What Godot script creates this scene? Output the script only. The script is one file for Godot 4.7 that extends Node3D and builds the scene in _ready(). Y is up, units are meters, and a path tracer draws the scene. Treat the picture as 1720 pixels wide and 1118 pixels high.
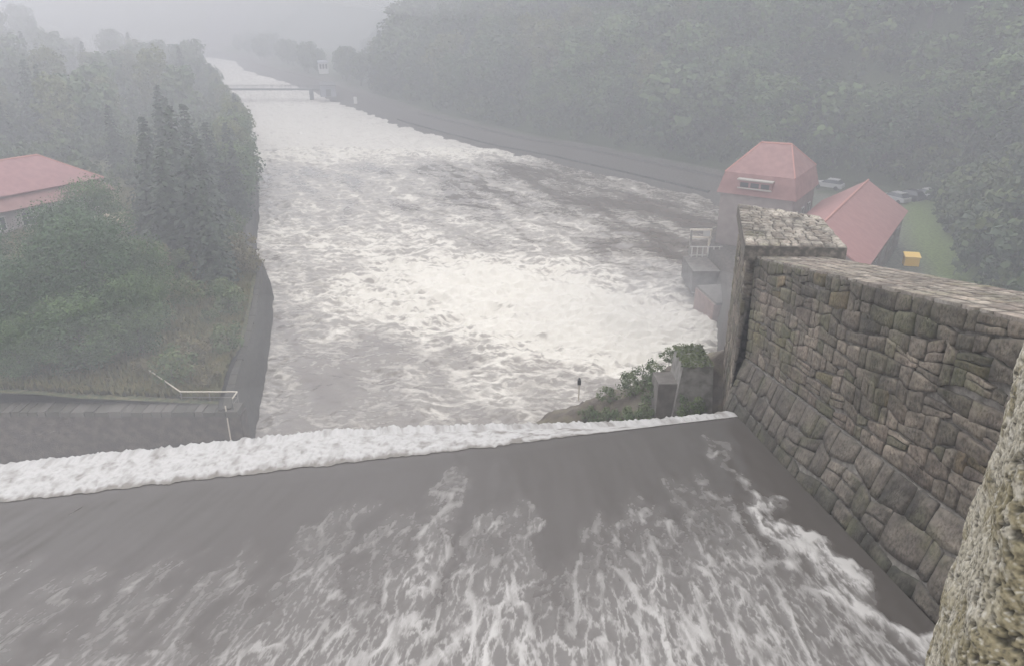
extends Node3D
# A flooded river below an old masonry dam in fog. x right, y up, camera looks along -z.

const EYE := Vector3(0, 30, 0)
const B0 := Vector3(8.21, 16.08, -25.0)             # foot of the spillway wall at the brink
const LD := Vector3(-0.9767, 0.0, 0.2148)           # along the brink, away from the wall
const UPF := Vector3(-0.033, 0.2372, 0.9709)        # up the chute floor, towards the crest
var rng := RandomNumberGenerator.new()
var M := {}
var used := {}

# ------------------------------------------------------------------ helpers
func numbered(called: String) -> String:
	var n: int = used.get(called, 0)
	used[called] = n + 1
	return called if n == 0 else "%s_%03d" % [called, n]

func thing(called: String, label: String, category: String, at := Vector3.ZERO, turn := 0.0, group := "") -> Node3D:
	var o := Node3D.new()
	o.name = numbered(called)
	add_child(o, true)
	o.position = at
	o.rotation.y = turn
	tag(o, label, category, group)
	return o

func tag(o: Node, label: String, category: String, group := "", kind := "") -> void:
	o.set_meta("label", label)
	o.set_meta("category", category)
	if group != "": o.set_meta("group", group)
	if kind != "": o.set_meta("kind", kind)

func put(called: String, mesh: Mesh, m: Material, parent: Node = self) -> MeshInstance3D:
	var o := MeshInstance3D.new()
	o.name = numbered(called) if parent == self else called
	o.mesh = mesh
	if m: o.material_override = m
	parent.add_child(o, true)
	return o

func struct(called: String, mesh: Mesh, m: Material, label := "", category := "") -> MeshInstance3D:
	var o := put(called, mesh, m)
	o.set_meta("kind", "structure")
	if label != "":
		o.set_meta("label", label)
		o.set_meta("category", category)
	return o

func tool() -> SurfaceTool:
	var st := SurfaceTool.new()
	st.begin(Mesh.PRIMITIVE_TRIANGLES)
	return st

func quad(st: SurfaceTool, a: Vector3, b: Vector3, c: Vector3, d: Vector3) -> void:
	for p: Vector3 in [a, b, c, a, c, d]: st.add_vertex(p)

func done(st: SurfaceTool) -> ArrayMesh:               # boxes and bars bring their normals
	return st.commit()

func shaped(st: SurfaceTool) -> ArrayMesh:             # faces laid by hand get theirs here
	st.generate_normals()
	return st.commit()

func box(st: SurfaceTool, at: Vector3, size: Vector3, turn := Basis.IDENTITY) -> void:
	var b := BoxMesh.new()
	b.size = size
	st.append_from(b, 0, Transform3D(turn, at))

func bar(st: SurfaceTool, a: Vector3, b: Vector3, r: float, sides := 6) -> void:
	var c := CylinderMesh.new()
	c.top_radius = r
	c.bottom_radius = r
	c.height = (b - a).length()
	c.radial_segments = sides
	c.rings = 0
	var y := (b - a).normalized()
	var x := y.cross(Vector3(0.31, 0.2, 0.93)).normalized()
	st.append_from(c, 0, Transform3D(Basis(x, y, x.cross(y)), (a + b) / 2.0))

func solid(pts: Array, faces: Array) -> ArrayMesh:        # flat-shaded solid from corner points; each face is turned outwards by itself
	var st := tool()
	st.set_smooth_group(-1)
	var mid := Vector3.ZERO
	for p: Vector3 in pts: mid += p / pts.size()
	for f: Array in faces:
		var n: Vector3 = (pts[f[1]] - pts[f[0]]).cross(pts[f[2]] - pts[f[0]])
		var cen := Vector3.ZERO
		for i: int in f: cen += pts[i] / f.size()
		var g := f.duplicate()
		if n.dot(cen - mid) > 0: g.reverse()             # clockwise seen from outside
		for k in range(1, g.size() - 1):
			for i: int in [g[0], g[k], g[k + 1]]: st.add_vertex(pts[i])
	st.generate_normals()
	return st.commit()

func grid(nu: int, nv: int, verts: PackedVector3Array, uvs: PackedVector2Array, cols := PackedColorArray(), into: ArrayMesh = null) -> ArrayMesh:
	# rows of nu vertices, nv rows; smooth normals from neighbours; front is the side from which (u right, v up) is seen
	var nor := PackedVector3Array()
	nor.resize(nu * nv)
	for j in nv:
		for i in nu:
			var a := verts[j * nu + maxi(i - 1, 0)]
			var b := verts[j * nu + mini(i + 1, nu - 1)]
			var c := verts[maxi(j - 1, 0) * nu + i]
			var d := verts[mini(j + 1, nv - 1) * nu + i]
			nor[j * nu + i] = (b - a).cross(d - c).normalized()
	var idx := PackedInt32Array()
	idx.resize((nu - 1) * (nv - 1) * 6)
	var k := 0
	for j in nv - 1:
		for i in nu - 1:
			var q := j * nu + i
			idx[k] = q; idx[k + 1] = q + nu; idx[k + 2] = q + nu + 1
			idx[k + 3] = q; idx[k + 4] = q + nu + 1; idx[k + 5] = q + 1
			k += 6
	var arr := []
	arr.resize(Mesh.ARRAY_MAX)
	arr[Mesh.ARRAY_VERTEX] = verts
	arr[Mesh.ARRAY_NORMAL] = nor
	if uvs.size(): arr[Mesh.ARRAY_TEX_UV] = uvs
	if cols.size(): arr[Mesh.ARRAY_COLOR] = cols
	arr[Mesh.ARRAY_INDEX] = idx
	var m := into if into else ArrayMesh.new()
	m.add_surface_from_arrays(Mesh.PRIMITIVE_TRIANGLES, arr)
	return m

func lin(r: float, g: float, b: float) -> Color:
	return Color(r, g, b).linear_to_srgb()

func noise(seed_: int, freq: float, oct := 4, kind := FastNoiseLite.TYPE_SIMPLEX_SMOOTH) -> FastNoiseLite:
	var n := FastNoiseLite.new()
	n.seed = seed_
	n.noise_type = kind
	n.frequency = freq
	n.fractal_octaves = oct
	return n

func ramp_texture(n: FastNoiseLite, size: int, stops: Array, colors: Array) -> ImageTexture:    # colours given as sRGB
	var im := n.get_seamless_image(size, size)
	im.convert(Image.FORMAT_L8)
	var g := Gradient.new()
	g.offsets = PackedFloat32Array(stops)
	g.colors = PackedColorArray(colors)
	var lut := PackedByteArray()
	for i in 256:
		var c := g.sample(i / 255.0)
		lut.append_array([int(c.r * 255), int(c.g * 255), int(c.b * 255)])
	var src := im.get_data()
	var out := PackedByteArray()
	out.resize(src.size() * 3)
	for i in src.size():
		var s := src[i] * 3
		out[i * 3] = lut[s]; out[i * 3 + 1] = lut[s + 1]; out[i * 3 + 2] = lut[s + 2]
	return ImageTexture.create_from_image(Image.create_from_data(size, size, false, Image.FORMAT_RGB8, out))

func bump_texture(n: FastNoiseLite, size: int, strength: float) -> ImageTexture:
	var im := n.get_seamless_image(size, size)
	im.convert(Image.FORMAT_RGBA8)
	im.bump_map_to_normal_map(strength)
	return ImageTexture.create_from_image(im)

func stuff_of(tex: Texture2D, scale: float, rough := 0.9, bump: Texture2D = null, vertex := false, world := true, bump_scale := 1.0) -> StandardMaterial3D:
	var m := StandardMaterial3D.new()
	m.albedo_texture = tex
	m.roughness = rough
	m.uv1_triplanar = true
	m.uv1_world_triplanar = world
	m.uv1_scale = Vector3.ONE * scale
	m.vertex_color_use_as_albedo = vertex
	if bump:
		m.normal_enabled = true
		m.normal_texture = bump
		m.normal_scale = bump_scale
	return m

func plain(c: Color, rough := 0.8, metal := 0.0) -> StandardMaterial3D:
	var m := StandardMaterial3D.new()
	m.albedo_color = c
	m.roughness = rough
	m.metallic = metal
	return m

func curve(pts: Array, z: float) -> float:             # piecewise linear; pts of Vector2(z, x), z falling
	if z >= pts[0].x: return pts[0].y
	for i in pts.size() - 1:
		var a: Vector2 = pts[i]
		var b: Vector2 = pts[i + 1]
		if z >= b.x: return lerpf(a.y, b.y, (z - a.x) / (b.x - a.x))
	return pts[-1].y

# ------------------------------------------------------------------ the valley
const XL := [Vector2(-44, -17.8), Vector2(-53, -19.9), Vector2(-68, -23.2), Vector2(-82, -26.7), Vector2(-86, -28.8), Vector2(-96, -33.0), Vector2(-120, -39.6), Vector2(-174, -56.5), Vector2(-261, -90), Vector2(-350, -131), Vector2(-431, -166), Vector2(-475, -185)]
const XR := [Vector2(-44, 14), Vector2(-57, 17), Vector2(-65, 18.5), Vector2(-80, 21.8), Vector2(-86, 21.5), Vector2(-93, 24), Vector2(-120, 33.5), Vector2(-133, 24.4), Vector2(-145, 15.5), Vector2(-159, 4.8), Vector2(-174, -9), Vector2(-190, -20), Vector2(-209, -32.6), Vector2(-233, -44.6), Vector2(-265, -62), Vector2(-302, -79), Vector2(-346, -105), Vector2(-382, -127), Vector2(-440, -150), Vector2(-475, -180)]
const TOE := [Vector2(-40, 38), Vector2(-60, 41), Vector2(-74, 45.8), Vector2(-90, 51.5), Vector2(-104, 57), Vector2(-114, 62), Vector2(-122, 58), Vector2(-133, 40), Vector2(-145, 30), Vector2(-159, 20), Vector2(-174, 6), Vector2(-209, -17), Vector2(-233, -30), Vector2(-262, -46), Vector2(-302, -40), Vector2(-382, -60), Vector2(-475, -90)]
var rough_ground: FastNoiseLite

func xl(z: float) -> float: return curve(XL, z)
func xr(z: float) -> float: return curve(XR, z)

func wall_drop(z: float) -> float: return 1.2 * smoothstep(-50.0, -62.0, z) + 0.9 * smoothstep(-84.0, -112.0, z)

func left_height(x: float, z: float) -> float:
	var t := xl(z) - x
	var h := 4.5
	h -= wall_drop(z) * (1.0 - smoothstep(0.0, 12.0, t))
	h += 0.05 * clampf(t - 2.0, 0, 30)
	h += 0.42 * maxf(0.0, t - 48.0) * (1.0 - 0.35 * smoothstep(60.0, 160.0, t))
	h += rough_ground.get_noise_2d(x, z) * clampf((t - 2.0) * 0.08, 0, 1.2)
	return minf(h, 52.0)

func right_height(x: float, z: float) -> float:
	var t := x - xr(z)
	var toe := curve(TOE, z) - xr(z)
	var far := smoothstep(-112.0, -126.0, z)
	var near_h := -0.6 + 4.6 * smoothstep(0.0, 0.9, t)
	var far_h := -0.5 + 2.6 * smoothstep(0.0, 9.0, t) + 0.5 * smoothstep(9.6, 10.4, t) + 0.05 * maxf(0.0, t - 10.0)
	var h := lerpf(near_h, far_h, far)
	var up := maxf(0.0, t - toe)
	h += 0.85 * up * (1.0 - 0.5 * smoothstep(30.0, 110.0, up))
	h += rough_ground.get_noise_2d(x, z) * clampf(up * 0.1, 0, 1.5)
	return minf(h, 60.0)

func make_terrain() -> void:
	var zs := PackedFloat32Array()
	var z := -47.6
	while z > -560.0:
		zs.append(z)
		z -= 1.5 if z > -130 else (3.0 if z > -250 else 8.0)
	# left bank
	var offs := [0.5, 1.2, 2.5, 4, 6, 8.5, 11, 14, 17, 21, 25, 30, 36, 42, 48, 54, 62, 72, 85, 100, 120, 150]
	var v := PackedVector3Array()
	for zz in zs:
		for o: float in offs:
			var x: float = xl(zz) - o
			v.append(Vector3(x, left_height(x, zz) if zz > -476 else lerpf(4.0, 46.0, smoothstep(-480.0, -562.0, zz)) + 0.02 * o, zz))
	var rows := zs.size()
	var flip := PackedVector3Array()
	var n := offs.size()
	flip.resize(v.size())
	for j in rows:
		for i in n: flip[j * n + i] = v[(rows - 1 - j) * n + i]
	var g := struct("ground", grid(n, rows, v, PackedVector2Array()), M.grass_ground, "grassy left river bank rising to the misty wood", "ground")
	g.name = "ground"
	# right bank: waterline, lawn, hill
	var v2 := PackedVector3Array()
	zs = PackedFloat32Array()
	z = -30.0
	while z > -560.0:
		zs.append(z)
		z -= 1.5 if z > -180 else (3.0 if z > -250 else 8.0)
	var k1 := [-1.5, -0.3, 0.15, 0.5, 0.9, 1.6, 3.0, 5.0, 7.0, 9.0, 9.6, 10.0, 10.4, 12.0, 14.0]
	for zz in zs:
		var a := xr(zz) if zz > -478.0 else xl(zz) + 0.8
		var w := maxf(curve(TOE, zz) - a, 14.5)
		var xs := []
		for k: float in k1: xs.append(a + k)
		for k in 5: xs.append(a + lerpf(14.0, w, (k + 1) / 5.0))
		for k: float in [2, 5, 9, 14, 20, 28, 38, 50, 65, 85, 110, 140]: xs.append(a + w + k)
		for x: float in xs: v2.append(Vector3(x, right_height(x, zz) if zz > -476 else lerpf(4.0, 46.0, smoothstep(-480.0, -562.0, zz)), zz))
	var n2 := k1.size() + 17
	var colors := PackedColorArray()
	for p in v2:
		var t := p.x - xr(p.z)
		var grassy := p.z > -112 and p.x < curve(TOE, p.z) + 0.5 and p.x > 38.0
		var c := Color(0.055, 0.075, 0.03)
		if grassy: c = Color(0.12, 0.165, 0.05) if p.x > 44.0 - (p.z + 80) * 0.32 else Color(0.125, 0.133, 0.105)
		elif t < 10.2: c = Color(0.10, 0.09, 0.075)
		elif t < 14.0: c = Color(0.13, 0.12, 0.10)
		colors.append(c)
	struct("ground", grid(n2, zs.size(), v2, PackedVector2Array(), colors), M.right_ground, "right river bank with sloped stone embankment, lawn and wooded hill", "ground")
	# bed of the gorge below the brink
	var bed := PackedVector3Array()
	for j in 2:
		for i in 2: bed.append(Vector3(-330 + i * 520, -3.0, 5.0 - j * 560.0))
	struct("river_bed", grid(2, 2, bed, PackedVector2Array()), M.mud, "muddy bed below the flood water", "ground")

# ------------------------------------------------------------------ foam maps
func foam_texture(w: int, h: int, seed_: int, freq: float, stretch: Vector2i, density: Callable, lut_a: Color, lut_b: Color, fine := 2.6, gain := 2.4, soft_share := 0.3, peak := 1.0) -> Array:
	# lacy foam: thin bright ridges of warped noise where the foam is sparse, closing to a sheet where it is dense
	var n := noise(seed_, freq, 3, FastNoiseLite.TYPE_SIMPLEX)
	n.fractal_type = FastNoiseLite.FRACTAL_RIDGED
	n.fractal_gain = 0.55
	n.domain_warp_enabled = true
	n.domain_warp_amplitude = 0.55 / freq
	n.domain_warp_frequency = freq * 0.9
	n.domain_warp_fractal_octaves = 3
	n.fractal_octaves = 2
	var big := n.get_image(w / stretch.x, h / stretch.y)
	big.resize(w, h, Image.INTERPOLATE_CUBIC)
	n.seed = seed_ + 7
	n.frequency = freq * fine
	n.domain_warp_amplitude = 0.7 / (freq * fine)
	n.domain_warp_frequency = freq * fine * 0.8
	n.fractal_octaves = 2
	var small := n.get_image(w / stretch.x, h / stretch.y)
	small.resize(w, h, Image.INTERPOLATE_CUBIC)
	big.convert(Image.FORMAT_L8)
	small.convert(Image.FORMAT_L8)
	var lw := 240
	var lh := 240
	var low := PackedByteArray()
	low.resize(lw * lh)
	for j in lh:
		for i in lw:
			low[j * lw + i] = int(clampf(density.call((i + 0.5) / lw, (j + 0.5) / lh), 0, 1.6) * 159)
	var dm := Image.create_from_data(lw, lh, false, Image.FORMAT_L8, low)
	dm.resize(w, h, Image.INTERPOLATE_CUBIC)
	var A := big.get_data()
	var Bb := small.get_data()
	var D := dm.get_data()
	var out := PackedByteArray()
	out.resize(w * h)
	var rgb := PackedByteArray()
	rgb.resize(w * h * 3)
	var lr := PackedByteArray()
	var lg := PackedByteArray()
	var lb := PackedByteArray()
	for i in 256:
		var c := lut_a.lerp(lut_b, pow(i / 255.0, 0.85)).linear_to_srgb()
		lr.append(int(c.r * 255)); lg.append(int(c.g * 255)); lb.append(int(c.b * 255))
	# even out the ridges so that a density is the share of the surface that they cover
	var eqs := []
	for layer: PackedByteArray in [A, Bb]:
		var hist := PackedInt32Array()
		hist.resize(256)
		for i in range(0, w * h, 7): hist[layer[i]] += 1
		var e := PackedInt32Array()
		e.resize(256)
		var total := 0
		for i in 256:
			total += hist[i]
			e[i] = total * 255 / ((w * h + 6) / 7)
		eqs.append(e)
	var ea: PackedInt32Array = eqs[0]
	var eb: PackedInt32Array = eqs[1]
	var g16 := int(gain * 16)
	var s256 := int(soft_share * 256)
	var most := int(peak * 255)
	var k := 0
	for i in w * h:
		var d := (D[i] * 13) >> 3
		var f: int = ((ea[A[i]] - 258 + ((d * 200) >> 8)) * g16) >> 4
		var f2: int = ((eb[Bb[i]] - 258 + ((d * 200) >> 8)) * g16 * 11) >> 8
		if f2 > f: f = f2
		if f < 0: f = 0
		f += (d * s256 * (176 + ((Bb[i] * 5) >> 4))) >> 16
		if f > most: f = most
		out[i] = f
		rgb[k] = lr[f]; rgb[k + 1] = lg[f]; rgb[k + 2] = lb[f]
		k += 3
	var foam := Image.create_from_data(w, h, false, Image.FORMAT_L8, out)
	var col := Image.create_from_data(w, h, false, Image.FORMAT_RGB8, rgb)
	return [ImageTexture.create_from_image(col), foam]

func water_material(foam: Array, low := 0.16, spec := 0.5) -> StandardMaterial3D:
	var m := StandardMaterial3D.new()
	m.albedo_texture = foam[0]
	m.specular_mode = BaseMaterial3D.SPECULAR_SCHLICK_GGX
	m.metallic_specular = spec
	m.roughness = 1.0
	var r: Image = foam[1].duplicate()
	r.resize(r.get_width() / 2, r.get_height() / 2)
	var d := r.get_data()
	for i in d.size(): d[i] = mini(255, int(255 * low) + d[i])
	m.roughness_texture = ImageTexture.create_from_image(Image.create_from_data(r.get_width(), r.get_height(), false, Image.FORMAT_L8, d))
	m.roughness_texture_channel = BaseMaterial3D.TEXTURE_CHANNEL_RED
	return m

func lump(x: float, z: float, cx: float, cz: float, rx: float, rz: float) -> float:
	var a := (x - cx) / rx
	var b := (z - cz) / rz
	return exp(-a * a - b * b)

const PX0 := -64.0
const PXW := 104.0
const PZ0 := -184.0
const PZW := 142.0
var patch: FastNoiseLite
func pool_density(u: float, v: float) -> float:
	var x := PX0 + u * PXW
	var z := PZ0 + v * PZW
	var d := 0.27
	d += 1.15 * lump(x, z, 11, -70, 12, 8)             # boil of the right outlets
	d += 0.45 * lump(x, z, 3, -80, 16, 12)
	d += 0.95 * lump(x, z, -6, -85, 12, 11)            # boil of the middle outlet
	d += 0.24 * lump(x, z, -14, -104, 22, 20)
	d += 0.20 * lump(x, z, -30, -115, 10, 35)
	d += 0.04 * lump(x, z, -20, -60, 20, 8)
	d -= 0.12 * lump(x, z, 0, -52, 16, 4)
	d -= 0.22 * lump(x, z, 24, -124, 15, 13)
	d -= 0.12 * lump(x, z, 2, -144, 14, 12)
	d -= 0.10 * lump(x, z, 26, -98, 8, 12)
	var across := x * 0.89 - z * 0.45
	var along := x * 0.45 + z * 0.89
	d += 0.42 * patch.get_noise_2d(across * 1.3, along * 0.45) + 0.22 * patch.get_noise_2d(across * 3.6, along * 1.3 + 60.0)
	d += 0.75 * smoothstep(-148.0 - 0.10 * (x + 40.0), -166.0 - 0.10 * (x + 40.0), z)
	return d

func far_density(u: float, v: float) -> float:
	var x := -205.0 + u * 205.0
	var z := -482.0 + v * 312.0
	var mid := (xl(z) + xr(z)) * 0.5
	return 0.98 + 0.3 * lump(x, z, mid, -205, 30, 50) - 0.14 * smoothstep(-230.0, -300.0, z)

func make_river() -> void:
	patch = noise(88, 0.075, 3)
	var pool := foam_texture(1536, 2048, 11, 0.020, Vector2i(2, 1), pool_density, Color(0.105, 0.086, 0.070), Color(0.60, 0.572, 0.518), 2.5, 1.95, 0.40)
	var far := foam_texture(1024, 1536, 23, 0.045, Vector2i(2, 1), far_density, Color(0.16, 0.14, 0.12), Color(0.54, 0.515, 0.475), 2.5, 1.5, 0.6)
	M.pool_water = water_material(pool)
	M.far_water = water_material(far, 0.3)
	var waves := noise(5, 0.16, 4)
	var chop := noise(6, 0.62, 3)
	chop.fractal_type = FastNoiseLite.FRACTAL_RIDGED
	var fi: Image = pool[1]
	var mesh := ArrayMesh.new()
	var cols := 300
	for part in 2:
		var zs := PackedFloat32Array()
		var vv := 735.0 if part == 0 else 250.0
		var last := 252.0 if part == 0 else 100.0
		while vv > last:
			var ang := deg_to_rad(23.0) + atan((vv - 559.0) / 1317.0)
			zs.append(-30.0 / tan(ang))
			vv -= 1.6 if part == 0 else 1.3
		zs.append(-173.8 if part == 0 else -478.0)
		if part == 1: zs[0] = -173.8
		var v := PackedVector3Array()
		var uv := PackedVector2Array()
		for z in zs:
			var a := xl(z) - 1.6
			var b := xr(z) + 3.0
			for i in cols:
				var x := lerpf(a, b, i / (cols - 1.0))
				var u := Vector2((x - PX0) / PXW, (z - PZ0) / PZW) if part == 0 else Vector2((x + 205.0) / 205.0, (z + 482.0) / 312.0)
				var rough := 0.35
				if part == 0:
					rough = pool_density(u.x, u.y) - 0.1
				var edge := smoothstep(0.0, 3.0, x - a - 1.0)
				var y := (waves.get_noise_2d(x * 0.8, z * 1.2) * 0.8 + (chop.get_noise_2d(x * 0.7, z) - 0.2) * 0.24) * (0.35 + 1.1 * clampf(rough, 0, 0.8)) * (0.5 + 0.5 * edge)
				if part == 0:
					y += fi.get_pixel(clampi(int(u.x * 1536), 0, 1535), clampi(int(u.y * 2048), 0, 2047))  .r * 0.03
					y += 0.9 * lump(x, z, 9, -72, 9, 6) + 0.8 * lump(x, z, -6, -85, 8, 7)
					y += 0.5 * lump(x, z, -20, -165, 26, 6)
				v.append(Vector3(x, y, z))
				uv.append(u)
		grid(cols, zs.size(), v, uv, PackedColorArray(), mesh)
		mesh.surface_set_material(part, M.pool_water if part == 0 else M.far_water)
	var o := struct("river", mesh, null, "muddy flooded river full of white foam below the spillway", "water")
	# quiet strip of water at the foot of the spillway, beside the basin wall
	var v2 := PackedVector3Array()
	for j in 40:
		for i in 90:
			var x := -78.0 + i * 1.05
			var z := -26.0 - j * 0.56
			v2.append(Vector3(x, -0.25 + waves.get_noise_2d(x * 2, z * 2) * 0.3, z))
	struct("basin_water", grid(90, 40, v2, PackedVector2Array()), M.brown_water, "brown churning water at the foot of the basin wall", "water")

# ------------------------------------------------------------------ the spillway
# fans of foam on the chute: where each opens (distance from the wall, distance up from the brink), how fast it widens, how dense it is
const FANS := [[25.5, 4.6, 0.20, 0.52], [22.8, 4.9, 0.14, 0.58], [20.6, 4.6, 0.13, 0.62], [18.6, 5.4, 0.13, 0.66], [16.6, 5.4, 0.13, 0.70], [14.9, 5.6, 0.11, 0.66], [13.3, 5.0, 0.10, 0.50], [12.75, 3.1, 0.11, 0.62], [11.2, 4.6, 0.075, 0.66], [10.1, 1.5, 0.055, 0.80], [8.35, 4.6, 0.15, 0.86], [6.9, 8.6, 0.10, 0.80], [5.8, 6.4, 0.12, 0.74], [4.9, 5.6, 0.14, 0.82], [3.2, 4.6, 0.12, 0.74], [2.1, 6.2, 0.10, 0.74]]
const CT := 33.0
const CS := 24.5
var bend: FastNoiseLite
func chute_density(u: float, v: float) -> float:
	var t0 := u * CT
	var s := v * CS
	var t := t0 + (bend.get_noise_2d(t0 * 1.2, s * 0.55) * 0.9 + bend.get_noise_2d(t0 * 3.4 + 50.0, s * 1.3) * 0.3)
	var d := 0.0
	for f: Array in FANS:
		var q: float = s - f[1] + bend.get_noise_2d(t0 * 2.2, 90.0) * 1.2
		if q < 0.0: continue
		var half: float = 0.16 + q * f[2]
		var off: float = absf(t - f[0])
		var inner := smoothstep(half + 0.25, half - 0.35, off) * smoothstep(0.2, 7.0, q) * 0.60
		var rim := exp(-pow((off - half * 0.8) / 0.22, 2.0)) * smoothstep(0.0, 2.2, q) * (0.50 - 0.18 * smoothstep(2.0, 7.0, q))
		d = maxf(d, maxf(inner, rim) * (f[3] as float))
	d += 0.16 * smoothstep(9.0, 14.0, s) * smoothstep(24.0, 10.0, t0)
	d += 0.12 * bend.get_noise_2d(t0 * 1.5, s * 0.4 + 30.0) * smoothstep(6.0, 10.0, s)
	# the thick jet that follows the wall, and the clear wet strip between it and the wall
	var tj := 1.45 - 0.0112 * pow(maxf(0.0, s - 4.0), 2.0) + bend.get_noise_2d(3.0, s * 0.8) * 0.12
	var w := 0.10 + 0.055 * s
	d = maxf(d, (0.55 + 0.50 * smoothstep(4.0, 10.0, s)) * smoothstep(0.9, 1.8, s) * smoothstep(-0.22, 0.20, t - tj) * smoothstep(w * 1.6, w * 0.2, t - tj))
	return d * smoothstep(-0.40, 0.18, t - tj)

func make_spillway() -> void:
	bend = noise(77, 0.45, 3)
	var foam := foam_texture(2048, 2048, 41, 0.0165, Vector2i(1, 5), chute_density, Color(0.080, 0.072, 0.066), Color(0.42, 0.41, 0.395), 2.8, 1.45, 0.24, 1.0)
	M.chute_water = water_material(foam, 0.22, 0.3)
	var fi: Image = foam[1]
	fi.resize(1024, 1024)
	var swell := noise(51, 0.35, 3)
	var nu := 420
	var nv := 420
	var v := PackedVector3Array()
	var uv := PackedVector2Array()
	var nrm := UPF.cross(LD).normalized()
	if nrm.y < 0: nrm = -nrm
	for j in nv:
		var s := CS * (1.0 - pow(1.0 - j / (nv - 1.0), 1.0))
		for i in nu:
			var t := CT * (1.0 - i / (nu - 1.0))
			var u := t / CT
			var w := s / CS
			var f := fi.get_pixel(clampi(int(u * 1024), 0, 1023), clampi(int(w * 1024), 0, 1023)).r
			var lift := 0.0 if j == 0 else f * 0.06 + swell.get_noise_2d(t * 1.8, s * 0.35) * 0.035 * smoothstep(0.0, 2.0, s)
			v.append(B0 + LD * t + UPF * s + nrm * lift)
			uv.append(Vector2(u, w))
	# rows run up the slope (towards the eye): reversed so that the front faces up
	var rv := PackedVector3Array()
	var ruv := PackedVector2Array()
	for j in nv:
		for i in nu:
			rv.append(v[(nv - 1 - j) * nu + i])
			ruv.append(uv[(nv - 1 - j) * nu + i])
	struct("spillway_water", grid(nu, nv, rv, ruv), M.chute_water, "brown sheet of water with lacy foam running down the spillway", "water")
	# the white roller at the brink and the fall behind it
	var wob := noise(61, 0.9, 4)
	var fine := noise(62, 5.5, 5)
	var nw := 70
	var nt := 620
	var w2 := PackedVector3Array()
	var c2 := PackedColorArray()
	var back := Vector3(0.2148, 0, -0.9767).normalized() * 1.0
	back = Vector3(-0.2148, 0, -0.9767)
	for j in nw:
		var k := j / (nw - 1.0)
		for i in nt:
			var t := CT * (1.0 - i / (nt - 1.0))
			var width := lerpf(0.03, 1.85, smoothstep(1.0, 16.0, t)) * (1.0 + 0.10 * wob.get_noise_1d(t * 1.3))
			var p := B0 + LD * t
			var q := k / 0.62
			if q <= 1.0:
				var y := 0.04 * sin(q * PI) * minf(1.0, width) + (fine.get_noise_2d(t, q * width) * 0.028 + wob.get_noise_2d(t * 1.6, q * width * 1.6) * 0.04) * smoothstep(0.0, 0.12, q) * minf(1.0, width * 0.7)
				var over := clampf(0.16 + 0.24 * wob.get_noise_1d(t * 1.1) + 0.14 * fine.get_noise_1d(t * 0.5 + 40.0), 0.0, 0.5) * pow(1.0 - q, 2.0) * minf(1.0, width)
				p += back * (q * width - over) + Vector3.UP * (y + over * 0.246 + 0.02)
			else:
				var r := (q - 1.0) / (1.0 / 0.62 - 1.0)
				p += back * (width + 5.0 * pow(r, 0.6)) + Vector3.UP * (-16.0 * pow(r, 1.4) + 0.012 + 0.12 * fine.get_noise_2d(t, width + r * 4.0))
			w2.append(p)
			var thin := smoothstep(0.1, 0.5, wob.get_noise_2d(t * 0.9 + 31.0, q * 2.2)) * smoothstep(14.0, 6.0, t) * 0.75
			var streak := smoothstep(0.05, 0.6, fine.get_noise_2d(t * 0.8, q * 0.9 + 77.0)) * 0.35
			streak += 0.8 * smoothstep(0.16, 0.0, q + 0.10 * fine.get_noise_2d(t * 0.6, 5.0))
			c2.append(Color(0.40, 0.395, 0.388).lerp(Color(0.13, 0.115, 0.10), clampf(thin + streak + 0.9 * maxf(0.0, wob.get_noise_2d(t * 1.5, q * 2.2)) + 0.35 * maxf(0.0, fine.get_noise_2d(t * 1.1 + 9.0, q * 1.6)), 0, 0.85)))
	struct("spillway_fall", grid(nt, nw, w2, PackedVector2Array(), c2), M.foam, "white foaming roller where the spillway water drops over the brink", "water")
	# body of the spillway and the dam crest that carries the parapet, below and behind the eye
	var pts := []
	for q: Vector3 in [B0 + Vector3(3, -0.4, 0) - LD * 0.0, B0 + LD * CT + Vector3(0, -0.4, 0), B0 + LD * CT + UPF * CS + Vector3(0, -0.4, 0), B0 + UPF * CS + Vector3(3, -0.4, 0)]:
		pts.append(q)
		pts.append(Vector3(q.x, -2.5, q.z))
	struct("spillway_body", solid(pts, [[0, 2, 4, 6], [1, 3, 5, 7], [0, 2, 3, 1], [2, 4, 5, 3], [4, 6, 7, 5], [6, 0, 1, 7]]), M.dark_stone, "masonry body of the spillway under the water", "spillway")
	var st := tool()
	box(st, Vector3(-5, 24.9, 1.7), Vector3(40, 6.9, 6.4))
	struct("dam_crest", done(st), M.dark_stone, "stone crest of the dam on which the photographer stands", "dam")

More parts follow.
